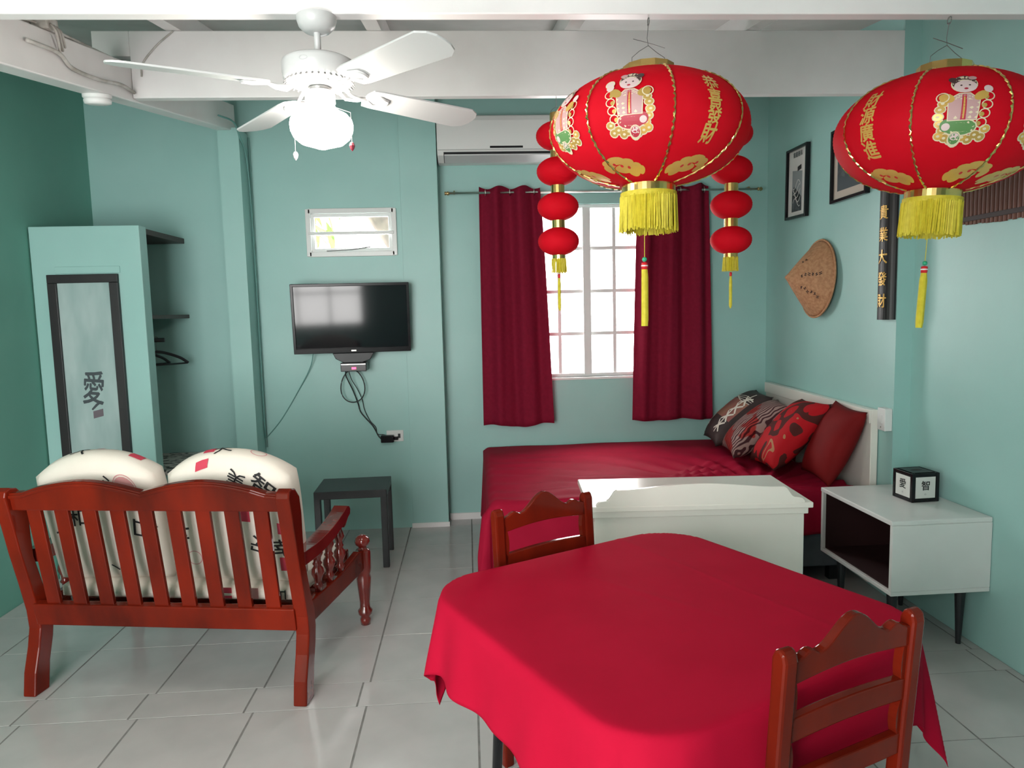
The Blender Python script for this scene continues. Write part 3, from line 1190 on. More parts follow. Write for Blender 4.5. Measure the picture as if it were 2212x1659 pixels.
BX0, BY0, BY1, BZ = 0.10, 3.80, 5.385, 0.565
bed = thing('bed', 'double bed with a white headboard against the right wall', 'bed', (0, 0, 0))
obj('bed_base', bx(BX0+.05, 2.17, BY0+.04, BY1, .10, .34), GREYB, bed, bevel=.01)
obj('mattress', bx(BX0+.012, 2.18, BY0+.012, BY1-.004, .34, BZ-.045), PLASTIC, bed, bevel=.03)
for xx in (BX0+.12, 2.08):
    for yy in (BY0+.12, BY1-.1):
        obj('leg', bx(xx-.025, xx+.025, yy-.025, yy+.025, 0, .10), BLACKM, bed)
hb = bmesh.new()
ang = math.atan2(XF0-XF1, WW-YS)
HM = Matrix.Translation((far_wall_x(3.735)-.004, 3.735, 0)) @ Matrix.Rotation(-ang, 4, 'Z')
box(hb, (-.022, .775, .525), (.040, 1.55, .975), HM)
hbo = obj('headboard', hb, CHESTW, bed, bevel=.004)
bm = bmesh.new()
box(bm, (-.047, .775, .975), (.012, 1.55, .075), HM)
obj('headboard_cap', bm, CHESTW, hbo, bevel=.003)

DL, DF = .46, .235       # foot drop, front drop


def sheet_fn(u, v):
    s = -DL + u*(2.14-BX0+DL)
    DFs = DF+.20*(1-min(1, max(0, (s-.45)/1.2)))
    t = -DFs + v*(BY1-BY0+DFs)
    rr = .035
    # foot (s<0) and front (t<0) edges
    x, y, z = BX0+s, BY0+t, BZ
    ds, dt = max(0, -s), max(0, -t)
    fold = noise.noise((s*2.2, t*1.6, 3.1))
    if ds == 0 and dt == 0:
        X, Y = s, t
        z += 0.006*noise.noise((X*3, Y*3, 5))
        # tension folds fanning out over the middle of the bed
        a = math.atan2(Y-.10, X-1.55)
        rad = math.hypot(X-1.55, Y-.10)
        env = math.exp(-((rad-.62)/.45)**2)
        z += .017*env*math.sin(a*26+3*noise.noise((X*2, Y*2, 1)))*max(0, min(1, 1.25-Y/1.1))
        # ridges near the foot
        env2 = math.exp(-((X-.45)/.38)**2)*max(0, 1-Y/1.45)
        z += .011*env2*(math.sin(Y*34+X*6+4*fold))
        # bunched ridge right of the middle
        for c0, sl, wd, hg in ((.22, .45, .050, .026), (.32, .60, .045, .034), (.42, .75, .040, .030), (.53, .95, .038, .022), (.12, .30, .05, .016)):
            q = (Y-c0) - sl*(X-1.28)+.02*fold
            z += .8*hg*math.exp(-(q/wd)**2)*math.exp(-((X-1.30)/.28)**2)
        # soft rounding at the edges
        for e in (s, t):
            if e < rr:
                z -= (rr-e)**2/rr*0.5
        return Vector((x, y, z))
    base = BZ-.5*rr
    if ds > 0 and dt == 0:
        k = ds/DL
        y2 = y+.0
        return Vector((BX0-.012-.018*k-.016*k*math.sin(t*19+2*fold), y2, base-ds))
    if dt > 0 and ds == 0:
        k = dt/DFs
        return Vector((x, BY0-.012-.015*k-.012*k*math.sin(s*23), base-dt))
    # hanging corner
    d = max(ds, dt)
    al = math.atan2(dt, ds)
    rad = .02+.05*min(d/DF, 1)*math.sin(2*al)
    return Vector((BX0-.012-(.02+rad)*math.cos(al)*min(1, ds/.05), BY0-.012-(.02+rad)*math.sin(al)*min(1, dt/.05), base-min(math.hypot(ds, dt), .46)))


sh = obj('bed_sheet', grid(150, 110, sheet_fn), SHEET, smooth=True)
solidify(sh, .002)
tag(sh, 'creased red satin sheet spread over the bed', 'sheet')
bm = grid(60, 6, lambda u, v: Vector((BX0+.035+.008*math.sin(u*50), BY0+.03+u*(BY1-BY0-.03), .33-.30*v)))
sk = obj('bed_skirt', bm, SHEET, bed, smooth=True)


def pillow_fn(w, h, t, side):
    def fn(u, v):
        a, b = 2*u-1, 2*v-1
        x = a*w/2*(1-.07*(1-b*b)*abs(a)**3)
        z = b*h/2*(1-.07*(1-a*a)*abs(b)**3)
        th = t/2*((1-abs(a)**2.6)*(1-abs(b)**2.6))**.55
        return Vector((x, side*th, z))
    return fn


def make_pillow(w, h, t):
    bm = grid(24, 24, pillow_fn(w, h, t, 1))
    grid(24, 24, pillow_fn(w, h, t, -1), bm)
    bmesh.ops.remove_doubles(bm, verts=bm.verts, dist=1e-5)
    return bm


# each pillow: foot of it (x, y) on the sheet, lean, turn, size, material
def put_pillow(name, label, bx_, by_, lean, turn, w, h, t, m_, spin=0.0):
    o = obj(name, make_pillow(w, h, t), m_, smooth=True)
    # local y+ side looks to the foot of the bed (-x) and up
    M = Matrix.Translation((bx_, by_, BZ+.012)) @ Matrix.Rotation(R(turn), 4, 'Z') @ Matrix.Rotation(R(-90), 4, 'Z').inverted() \
        @ Matrix.Rotation(R(lean), 4, 'X') @ Matrix.Translation((0, t*.30, h/2)) @ Matrix.Rotation(R(spin), 4, 'Y')
    o.matrix_world = M
    tag(o, label, 'pillow', 'pillows against the headboard')
    return o


p1 = put_pillow('throw_pillow', 'brown throw pillow with white cross stitching, farthest along the headboard', 1.77, 5.03, 49, -8, .46, .52, .20, PBROWN)
f1 = pillow_fn(.46, .52, .20, 1)


def pmap(f, w, h):
    def g(x, y, l):
        u = min(max(.5-x/w, .02), .98)
        v = min(max(y/h+.5, .02), .98)
        p = f(u, v)
        return p+Vector((0, l+.001, 0))
    return g


P = Print()
P.poly([(-.19, -.08), (.19, -.08), (.19, .10), (-.19, .10)], PTAN)
for k in range(4):
    P.stroke([(-.19+.38*i/8, .105+.012*k+.01*math.sin(i*.8+k)) for i in range(9)], .006, PWHT)
P.split('printed_band', p1, pmap(f1, .46, .52), maxlen=.03)
P = Print()
for sx in (-.12, .13):
    for k in range(4):
        yy = -.15+.085*k
        P.stroke([(sx-.035+.02*i, yy-.03+.02*i) for i in range(5)], .016, PWHT)
        P.stroke([(sx-.035+.02*i, yy+.05-.02*i) for i in range(5)], .016, PWHT)
    P.stroke([(sx+.008*math.sin(i), -.2+.05*i) for i in range(9)], .014, PWHT)
P.split('white_stitch', p1, pmap(f1, .46, .52), maxlen=.03, base=.0025)
put_pillow('throw_pillow', 'grey and red throw pillow with wavy stripes on the bed', 1.75, 4.62, 50, -10, .44, .50, .20, STRIPE)
put_pillow('throw_pillow', 'red throw pillow with brown and tan leaf shapes on the bed', 1.82, 4.24, 42, -6, .44, .52, .19, FLORAL, spin=4)
put_pillow('bed_pillow', 'plain dark red pillow nearest the nightstand', 2.01, 3.91, 25, -2, .38, .46, .16, PDRED, spin=-3)
put_pillow('bed_pillow', 'plain dark red pillow standing behind the printed throw pillows', 2.13, 4.72, 8, -2.5, .60, .34, .09, PDRED)

# ------------------------------------------------------------------ white chest
ch = thing('blanket_chest', 'cream painted chest with a scalloped rail standing before the bed', 'chest', (1.005, 3.24, 0), R(-3.6))
obj('body', bx(-.462, .462, -.235, .235, .02, .685), CHESTW, ch, bevel=.003)
bm = bmesh.new()
addbx(bm, -.49, .49, -.265, .255, .715, .74)
addbx(bm, -.475, .475, -.25, .245, .685, .715)
obj('top', bm, CHESTW, ch, bevel=.004)
n = 81
lo, up = [], []
for i in range(n):
    x = -.455+.91*i/(n-1)
    a = abs(x)/.455
    if a < .80:
        zz = .812+.022*(.5+.5*math.cos(PI*a/.80))
    elif a < .90:
        q = (a-.80)/.10
        zz = .765+.047*(.5+.5*math.cos(PI*q))
    else:
        zz = .748+.017*math.sqrt(max(0, 1-((a-.90)/.10)**2))
    lo.append((x, .735))
    up.append((x, zz))
obj('scalloped_rail', strip(lo, up, -.262, -.240), CHESTW, ch, bevel=.003)
bm = bmesh.new()
for sx in (-1, 1):
    for sy in (-1, 1):
        box(bm, (sx*.43, sy*.2, .012), (.05, .05, .024))
obj('feet', bm, CHESTW, ch)

# ------------------------------------------------------------------ nightstand and tissue box
ns = thing('nightstand', 'white open sided nightstand on tapered black legs', 'nightstand', (2.080, 3.285, 0), R(0.5))
w_, d_, zt_, zb_ = .235, .315, .63, .285
bm = bmesh.new()
addbx(bm, -w_, w_, -d_, d_, zt_-.022, zt_)
obj('top', bm, NSW, ns, bevel=.004)
obj('bottom', bx(-w_+.004, w_, -d_, d_, zb_, zb_+.020), NSW, ns, bevel=.003)
for s in (-1, 1):
    obj('side_panel', bx(-w_+.004, w_, s*d_, s*(d_-.02), zb_+.02, zt_-.022), NSW, ns, bevel=.002)
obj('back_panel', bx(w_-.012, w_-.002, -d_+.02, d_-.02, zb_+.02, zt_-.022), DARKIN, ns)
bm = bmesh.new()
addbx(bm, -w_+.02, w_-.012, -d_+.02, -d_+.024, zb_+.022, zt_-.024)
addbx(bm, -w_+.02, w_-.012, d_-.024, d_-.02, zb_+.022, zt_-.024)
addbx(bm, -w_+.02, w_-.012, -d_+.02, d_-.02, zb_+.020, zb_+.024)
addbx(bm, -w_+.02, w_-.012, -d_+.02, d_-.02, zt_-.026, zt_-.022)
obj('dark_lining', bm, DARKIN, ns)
for sx in (-1, 1):
    for sy in (-1, 1):
        obj('leg', lathe([(0, 0), (.011, 0), (.024, .27), (.024, zb_), (0, zb_)], 16, M=Matrix.Translation((sx*.165, sy*.22, 0))), BLACKM, ns, smooth=False)

tb = thing('tissue_box', 'black cube tissue box with framed calligraphy on the nightstand', 'tissue box', (2.178, 3.315, .6305), R(4))
S = .0715
obj('body', bx(-S+.004, S-.004, -S+.004, S-.004, 0, .142), BLACK, tb)
bm = bmesh.new()
for a in (-1, 1):
    for b in (-1, 1):
        box(bm, (a*(S-.008), b*(S-.008), .071), (.016, .016, .142))
        box(bm, (a*(S-.008), 0, .008+.126*(b > 0)), (.016, 2*S-.03, .016))
        box(bm, (0, a*(S-.008), .008+.126*(b > 0)), (2*S-.03, .016, .016))
obj('frame', bm, BLACK, tb, bevel=.002)
bm = bmesh.new()
addbx(bm, -S+.016, S-.016, -S+.016, S-.016, .1425, .1432)
obj('lid', bm, BLACKM, tb)
P = Print()
P.disc(0, 0, .030, .011, DARKIN, 20)
P.split('slot', tb, lambda x, y, l: Vector((x, y, .1436+l)))
for nm, chr_, fx in (('front_card', '智', lambda x, y, l: Vector((x, -S+.0035-l, .071+y))), ('side_card', '愛', lambda x, y, l: Vector((-S+.0035-l, -x, .071+y)))):
    P = Print()
    P.poly([(-.052, -.052), (.052, -.052), (.052, .052), (-.052, .052)], MATB)
    P.split(nm, tb, fx)
    P = Print()
    P.text(chr_, 0, .010, .046, INK, bold=.02)
    P.text('心', 0, -.032, .010, SEALG)
    P.split('printed_character', tb, fx, base=.0016)

# ------------------------------------------------------------------ television group
tv = thing('television', 'black flat television tilted down on a wall bracket', 'television', (-.814, 5.095, 1.575), R(5.0))
TM = Matrix.Rotation(R(5), 4, 'X')
TWd, THt = .812, .488
obj('housing', box(bmesh.new(), (0, .02, 0), (TWd, .045, THt), TM), BLACK, tv, bevel=.006)
bm = bmesh.new()
for s in (-1, 1):
    box(bm, (s*(TWd/2-.010), -.006, 0), (.020, .012, THt), TM)
box(bm, (0, -.006, THt/2-.010), (TWd-.03, .012, .020), TM)
box(bm, (0, -.006, -THt/2+.018), (TWd-.03, .012, .036), TM)
obj('bezel', bm, BLACK, tv, bevel=.003)
obj('screen', box(bmesh.new(), (0, -.003, .008), (TWd-.038, .004, THt-.054), TM), SCREEN, tv)
obj('logo', box(bmesh.new(), (.005, -.0125, -THt/2+.016), (.034, .001, .010), TM), CHROME, tv)
bk = obj('wall_bracket', bx(-.10, .10, .10, .158, -.12, .12), BLACKM, tv)
obj('arm', bx(-.03, .03, .04, .12, -.04, .04), BLACKM, tv)
bm = prism([(-.145, -.245), (.145, -.245), (.115, -.295), (.06, -.315), (-.07, -.315), (-.125, -.285)], .02, .075, axes='xz')
obj('lower_cradle', bm, BLACKM, tv, bevel=.004)
sb = thing('cable_box', 'small black cable box with a red light under the television', 'cable box', (-.815, 5.13, 1.20))
obj('case', bx(-.09, .09, -.05, .06, .0, .062), BLACK, sb, bevel=.004)
obj('status_light', bx(-.012, .018, -.0515, -.0495, .015, .03), LED, sb)
obj('front_strip', bx(-.085, .085, -.0512, -.0495, .048, .052), CHROME, sb)
ot = thing('wall_outlet', 'white wall outlet with a black adapter below the television', 'outlet', (-.562, TW, .70))
obj('cover_plate', bx(-.062, .062, -.010, -.001, -.042, .042), PLASTIC, ot, bevel=.003)
obj('socket', bx(.022, .040, -.0115, -.009, -.016, .016), BLACKM, ot)
pa = thing('power_adapter', 'black power adapter plugged into the wall outlet', 'adapter', (-.612, TW-.012, .686))
obj('adapter_body', bx(-.05, .045, -.045, .0, -.028, .026), BLACK, pa, bevel=.006)
obj('plug', bx(.045, .075, -.03, .0, -.012, .012), BLACK, pa, bevel=.004)
cz = 5.17
o = obj('black_cable', tube(spline([(-.88, 5.16, 1.21), (-.89, 5.2, 1.16), (-.85, 5.23, 1.05), (-.82, 5.245, .95), (-.80, 5.247, .88), (-.72, 5.247, .78), (-.685, 5.243, .71), (-.662, 5.23, .685)], 8), .0045, 8), BLACKM, smooth=True)
tag(o, 'thicker black cord hanging from cable box down to adapter', 'cord', 'cords under the television')
o = obj('black_cable', tube(spline([(-.865, 5.17, 1.20), (-.85, 5.2, 1.13), (-.82, 5.235, 1.06), (-.79, 5.247, .98), (-.775, 5.247, .90), (-.74, 5.249, .82), (-.70, 5.249, .77), (-.69, 5.249, .72), (-.64, 5.246, .712), (-.57, 5.19, .70)], 8), .0028, 8), BLACKM, smooth=True)
tag(o, 'thin black cord hanging beside the thicker one to outlet', 'cord', 'cords under the television')
lp = [(-.845+.085*math.cos(a)*(1-.15*math.sin(a)), 5.20+.01*math.sin(a), 1.085+.118*math.sin(a)) for a in [2*PI*i/40 for i in range(40)]]
o = obj('cable_loop', tube(lp, .0042, 8, closed=True), BLACKM, smooth=True)
tag(o, 'coiled loop of black cable hanging below cable box', 'cord')
o = obj('wall_cable', tube(spline([(-1.11, 5.18, 1.33), (-1.15, 5.225, 1.22), (-1.26, 5.252, 1.035), (-1.38, 5.255, .85), (-1.48, 5.255, .735), (-1.497, 5.255, .72)], 8), .0035, 8), TWIRE, smooth=True)
tag(o, 'painted cable sagging from the television to the column', 'cable')

# ------------------------------------------------------------------ air conditioner
ac = thing('air_conditioner', 'white split air conditioner mounted high beside the pillar', 'air conditioner', (.325, WW, 2.675))
prof = [(0, 0), (-.10, .0), (-.19, .035), (-.215, .075), (-.215, .27), (-.20, .305), (-.17, .316), (0, .316)]
obj('body', prism(prof, -.505, .50, axes='yz'), PLASTIC, ac, bevel=.006)
obj('air_outlet', prism([(-.105, -.002), (-.192, .033), (-.205, .055), (-.19, .06), (-.10, .02)], -.46, .46, axes='yz'), BLACKM, ac)
obj('louvre', prism([(-.115, -.004), (-.205, .030), (-.208, .038), (-.118, .004)], -.455, .455, axes='yz'), mat('ac_louvre', (.55, .56, .57), .4), ac)
obj('display', bx(-.13, .105, -.2175, -.212, .078, .092), BLACK, ac, bevel=.001)
obj('panel_seam', bx(-.50, .495, -.2165, -.212, .066, .070), mat('ac_seam', (.5, .5, .5), .5), ac)

# ------------------------------------------------------------------ curtains
rod = thing('curtain_rod', 'thin metal curtain rod with finials above the window', 'curtain rod', (0, WW-.10, 2.46))
obj('rod', tube([(-.11, 0, 0), (2.20, 0, 0)], .008, 12), CHROME, rod, smooth=True)
for xx in (-.12, 2.21):
    obj('finial', lathe([(0, -.02), (.012, -.02), (.014, -.012), (.009, -.006), (.016, .004), (.009, .016), (0, .018)], 14, M=Matrix.Translation((xx, 0, 0)) @ Matrix.Rotation(R(90), 4, 'Y')), BRASS, rod, smooth=True)
for xx in (-.07, 2.14):
    obj('bracket', tube([(xx, .098, .02), (xx, .04, .02), (xx, 0, -.006)], .006, 8), BRASS, rod)


def curtain(name, label, xt0, xt1, xb0, xb1, zt, zb, nf, ph, hem):
    def fn(u, v):
        # v: 0 top, 1 bottom
        k = v**.8
        x = (xt0+(xt1-xt0)*u)*(1-k)+(xb0+(xb1-xb0)*u)*k
        amp = .036*(1-.35*v)+.006*noise.noise((u*3, v*2, ph))
        y = amp*math.sin(2*PI*nf*u+ph)+.005*math.sin(2*PI*nf*2.3*u+ph*2+1.5*v)
        z = zt+(zb-zt)*v
        z += .012*math.cos(2*PI*nf*u+ph)*(1-v)**6+hem*v*math.sin(2*PI*nf*u*.5+ph)*.012
        return Vector((x, y, z))
    c = thing(name, label, 'curtain', (0, WW-.10, 0), 0, 'burgundy curtains')
    o = obj('fabric', grid(120, 40, fn), CURT, c, smooth=True)
    solidify(o, .003)
    for i in range(int(nf*2)):
        u = (i+.5)/(nf*2)
        p = fn(u, .015)
        ring = [(0, .020*math.cos(a), .020*math.sin(a)) for a in [2*PI*j/20 for j in range(20)]]
        b = tube(ring, .003, 6, closed=True)
        obj('eyelet', b, CHROME, c, smooth=True, loc=(p.x, 0, 2.46))
    return c


curtain('curtain', 'burgundy eyelet curtain left of the window', .112, .555, .097, .632, 2.498, .735, 2.5, .6, 1.0)
curtain('curtain', 'burgundy eyelet curtain right of the window', 1.29, 1.825, 1.235, 1.862, 2.498, .74, 3, 2.2, .5)

# ------------------------------------------------------------------ right wall: pictures, hat, plaque, mat, switch


def on_far_wall(yv, zv):
    return (far_wall_x(yv)-.001, yv, zv)


WROT = -ang    # tilt of the far right wall


def picture(name, label, yv, zv, w, h, drawfn, matm, sl):
    """hangs on the far right wall facing -x; local: x right as seen, z up, face toward -y"""
    o = thing(name, label, 'picture', on_far_wall(yv, zv), 0, 'pictures on the right wall')
    o.rotation_euler = (sl, 0, 0)
    o.matrix_world = Matrix.Translation(on_far_wall(yv, zv)) @ Matrix.Rotation(R(-90)+WROT, 4, 'Z') @ Matrix.Rotation(sl, 4, 'Y')
    bm = bmesh.new()
    f = .018
    for s in (-1, 1):
        box(bm, (s*(w/2-f/2), -.016, 0), (f, .028, h))
        box(bm, (0, -.016, s*(h/2-f/2)), (w-2*f, .028, f))
    obj('frame', bm, BLACK, o, bevel=.002)
    obj('mat_board', bx(-w/2+f, w/2-f, -.012, -.004, -h/2+f, h/2-f), matm, o)
    P_ = Print()
    drawfn(P_)
    P_.done('print', o, lambda x, y, l: Vector((x, -.0125-l, y)))
    return o


GREY1 = mat('print_grey', (.30, .33, .34), .7)
GREY2 = mat('print_dark_grey', (.03, .034, .038), .5, col2=(.10, .11, .12), scale=25)


def draw1(P_):
    P_.poly([(-.085, -.19), (.075, -.19), (.075, .07), (-.085, .09)], GREY1)
    P_.poly([(-.085, -.19), (.075, -.19), (.07, -.10), (.0, -.12), (-.05, -.02), (-.085, -.04)], GREY2)
    for k in range(5):
        P_.stroke([(-.07+.02*i, -.13+.03*k+.03*math.sin(i*.9+k)) for i in range(7)], .006, MATB)
    P_.poly([(.0, .075), (.06, .085), (.06, .115), (.0, .105)], INK)
    P_.text('書畫春風', 0, .19, .035, INKG)


def draw2(P_):
    P_.poly([(-.15, -.15), (.15, -.15), (.15, .14), (-.15, .14)], GREY2)
    P_.poly([(-.15, -.15), (.15, -.15), (.15, -.07), (.05, -.04), (-.06, -.08), (-.15, -.05)], INKG)


picture('picture_frame', 'narrow black framed ink landscape above the straw hat', 4.84, 2.42, .335, .475, draw1, MATB, R(1.5))
picture('picture_frame', 'black framed dark picture half hidden by the right lantern', 4.11, 2.415, .43, .43, draw2, MATT, R(0))

hat = thing('straw_hat', 'conical woven straw hat hung on the right wall', 'hat', on_far_wall(4.47, 1.755), 0)
hat.matrix_world = Matrix.Translation(on_far_wall(4.47, 1.755)) @ Matrix.Rotation(R(-90)+WROT, 4, 'Z') @ Matrix.Translation((0, -.026, 0)) @ Matrix.Rotation(R(90), 4, 'X') @ Matrix.Rotation(R(-4), 4, 'X')
HR, HHt = .245, .205


def hat_r(k):
    return HR*(k**.93)


bm = lathe([(hat_r(k/14), .004+HHt*(1-k/14)) for k in range(0, 15)]+[(HR-.006, 0.0)], 40)
ho = obj('crown', bm, STRAW, hat, smooth=True)
obj('brim_edge', tube([(HR*math.cos(a), HR*math.sin(a), .004) for a in [2*PI*i/48 for i in range(48)]], .006, 8, closed=True), STRAW, hat, smooth=True)
obj('tip', lathe([(.052, HHt-.042), (.050, HHt-.036), (.030, HHt-.018), (.006, HHt+.006), (0, HHt+.008)], 20), STRAW, hat, smooth=True)


def hatmap(x, y, l):
    r_ = math.hypot(x, y)
    k = min(r_/HR, 1)**(1/.93)
    return Vector((x, y, .004+HHt*(1-k)+l+.0025))


P = Print()
for a0, lo_r, hi_r in ((8, .09, .21), (-38, .10, .21), (58, .11, .15)):
    dx, dy = math.cos(R(a0)), math.sin(R(a0))
    nx, ny = -dy, dx
    nst = int((hi_r-lo_r)/.018)
    for k in range(nst):
        rr = lo_r+.018*k
        s0 = random.uniform(-.015, .0)
        P.stroke([(dx*(rr+.006*math.sin(t*3+k))+nx*(s0+.006*t), dy*(rr+.006*math.sin(t*3+k))+ny*(s0+.006*t)) for t in range(4)], .007, BAMBD)
pr_o = P.done('painted_writing', hat, hatmap, maxlen=.02)
tag(pr_o, kind='stuff')

pl = thing('wall_plaque', 'long black wooden plaque with gold characters on the right wall', 'plaque', on_far_wall(3.675, 1.86))
pl.matrix_world = Matrix.Translation(on_far_wall(3.675, 1.86)) @ Matrix.Rotation(R(-90)+WROT, 4, 'Z')
# half bamboo section: local x width, -y out of the wall
sec = [(-.070, -.001)]+[(.070*math.cos(a), -.001-.048*math.sin(a)) for a in [PI-PI*i/16 for i in range(17)]]
bm = prism(sec, -.355, .46, axes='xy')
plo = obj('board', bm, BLACKW, pl)
P = Print()
for i, ch_ in enumerate('貴業大發財'):
    P.text(ch_, .012, .205-.115*i, .072, GOLDP, bold=.02, sx=.9)
P.split('gold_character', pl, lambda x, y, l: Vector((x, -.001-.048*math.sqrt(max(0, 1-(x/.07)**2))-l-.0015, y)), maxlen=.02)

mt_ = thing('bamboo_mat', 'brown bamboo slat hanging on the near right wall', 'wall hanging', (XN-.002, 2.86, 1.95))
mt_.matrix_world = Matrix.Translation((XN-.002, 2.86, 1.925)) @ Matrix.Rotation(R(-90), 4, 'Z')
NSL = 30
sw_ = .026
meS = None
for i in range(NSL):
    xx = -.39+sw_*i+sw_/2
    arch = .03*(1-((i-NSL/2)/(NSL/2))**2)
    if meS is None:
        o = obj('slat', prism([(-.011, 0), (-.008, -.007), (0, -.009), (.008, -.007), (.011, 0)], 0, .48, axes='xy'), BAMB, mt_)
        meS = o.data
    else:
        o = bpy.data.objects.new('slat', meS)
        COL.objects.link(o)
        o.parent = mt_
    o.location = (xx, 0, .02-arch*.4+random.uniform(-.003, .003))
for zz in (.032, .40):
    bm = bx(-.395, .395, -.0115, -.001, zz, zz+.022)
    obj('woven_band', bm, BAMBD, mt_, bevel=.002)

sw = thing('switch_box', 'white surface mounted switch box beside the headboard', 'switch', on_far_wall(3.645, .985))
sw.matrix_world = Matrix.Translation(on_far_wall(3.645, .975)) @ Matrix.Rotation(R(-90)+WROT, 4, 'Z')
obj('box', bx(-.038, .038, -.040, 0, -.06, .06), PLASTIC, sw, bevel=.003)
obj('rocker', bx(-.012, .012, -.043, -.040, -.022, .022), PLASTIC, sw, bevel=.002)
obj('screw', lathe([(0, -.001), (.004, -.001), (.004, .0015), (0, .0015)], 10, M=Matrix.Translation((0, -.040, -.042)) @ Matrix.Rotation(R(90), 4, 'X')), CHROME, sw)


# ------------------------------------------------------------------ lanterns
def ell(z, Rr, b):
    return Rr*math.sqrt(max(0.0, 1-(z/b)**2))


def fringe(bm, r, z0, z1, n, w=.0024, var=.012):
    for i in range(n):
        a = 2*PI*(i+random.uniform(-.3, .3))/n
        rr = r+random.uniform(-.004, .003)
        p0 = Vector((rr*math.cos(a), rr*math.sin(a), z0))
        a2 = a+random.uniform(-.05, .05)
        r2 = rr+random.uniform(-.003, .006)
        p1_ = Vector((r2*math.cos(a2), r2*math.sin(a2), z1+random.uniform(-var*.3, var)))
        tx, ty = -math.sin(a), math.cos(a)
        d = Vector((tx, ty, 0))*w
        q = Vector((math.cos(a), math.sin(a), 0))*w
        V = [bm.verts.new(p) for p in (p0-d, p0+d, p0+q, p1_-d, p1_+d, p1_+q)]
        for f in ((0, 1, 4, 3), (1, 2, 5, 4), (2, 0, 3, 5), (3, 4, 5)):
            bm.faces.new([V[k] for k in f])
    return bm


def draw_child(P_, mirror, green):
    """generic festive child print, about .17 tall, origin at its centre"""
    s = -1 if mirror else 1

    def X(v):
        return s*v
    low = PGREEN if green else PRED
    # gold coins and cloud base with outline
    rnd = random.Random(3 if green else 4)
    base = [(-.045+.013*i, -.068+.006*math.sin(i*2.1)) for i in range(8)]+[(.040, -.05), (.046, -.035), (.050, -.018), (.047, .0), (.042, .015), (.036, .03), (-.05, -.05)]
    for bx_, by_ in base:
        P_.disc(X(bx_), by_, .0125, .011, POUT, 12)
    for bx_, by_ in base:
        P_.disc(X(bx_), by_, .0100, .0085, PGOLD2 if rnd.random() < .6 else GOLDP, 12)
        P_.disc(X(bx_+.001), by_, .004, .003, POUT, 8)
    # garland on the other side
    for k in range(4):
        P_.ring(X(-.050+.004*k), .030-.022*k, .012, .0025, POUT, 14)
        P_.disc(X(-.044+.004*k), .028-.022*k, .006, .006, PGOLD2, 8)
    # legs and feet
    P_.disc(X(.004), -.045, .036, .021, POUT, 16)
    P_.disc(X(.004), -.045, .033, .018, low, 16)
    P_.disc(X(.030), -.040, .016, .016, low, 12)
    P_.disc(X(.012), -.072, .015, .018, POUT, 14)
    P_.disc(X(.012), -.070, .012, .013, low if green else PRED, 14)
    P_.disc(X(.012), -.066, .010, .008, SKIN, 12)
    P_.disc(X(.033), -.043, .009, .009, SKIN, 12)
    # jacket
    P_.poly([(X(-.028), -.030), (X(.032), -.030), (X(.034), .025), (X(.012), .040), (X(-.012), .040), (X(-.032), .020)], POUT)
    P_.poly([(X(-.026), -.028), (X(.030), -.028), (X(.032), .023), (X(.011), .038), (X(-.011), .038), (X(-.030), .018)], PINK)
    P_.poly([(X(-.005), -.028), (X(.006), -.028), (X(.005), .036), (X(-.004), .036)], PRED)
    P_.stroke([(X(.0005), -.025), (X(.0005), .0), (X(.0005), .03)], .004, GOLDP)
    # sleeves and hands
    P_.disc(X(-.034), .032, .017, .011, PGOLD2 if not green else GOLDP, 12, rot=s*-.6)
    P_.disc(X(-.050), .050, .010, .010, SKIN, 12)
    P_.disc(X(.036), .028, .017, .012, PGOLD2 if not green else GOLDP, 12, rot=s*.4)
    P_.ring(X(.044), .030, .014, .0025, POUT, 14)
    if not green:
        P_.disc(X(-.053), .062, .013, .012, POUT, 12)
        P_.disc(X(-.053), .061, .010, .009, SKIN, 12)
    # head
    P_.disc(X(0), .066, .029, .025, POUT, 20)
    P_.disc(X(0), .070, .027, .023, HAIR, 20)
    P_.disc(X(.024), .080, .011, .008, HAIR, 12, rot=s*.4)
    P_.disc(X(-.020), .084, .010, .006, PINK, 12)
    P_.disc(X(-.002), .059, .0245, .018, SKIN, 20)
    for e in (-.011, .007):
        P_.disc(X(e), .062, .0026, .0022, HAIR, 8)
    P_.disc(X(-.003), .052, .0045, .0028, PRED, 10)


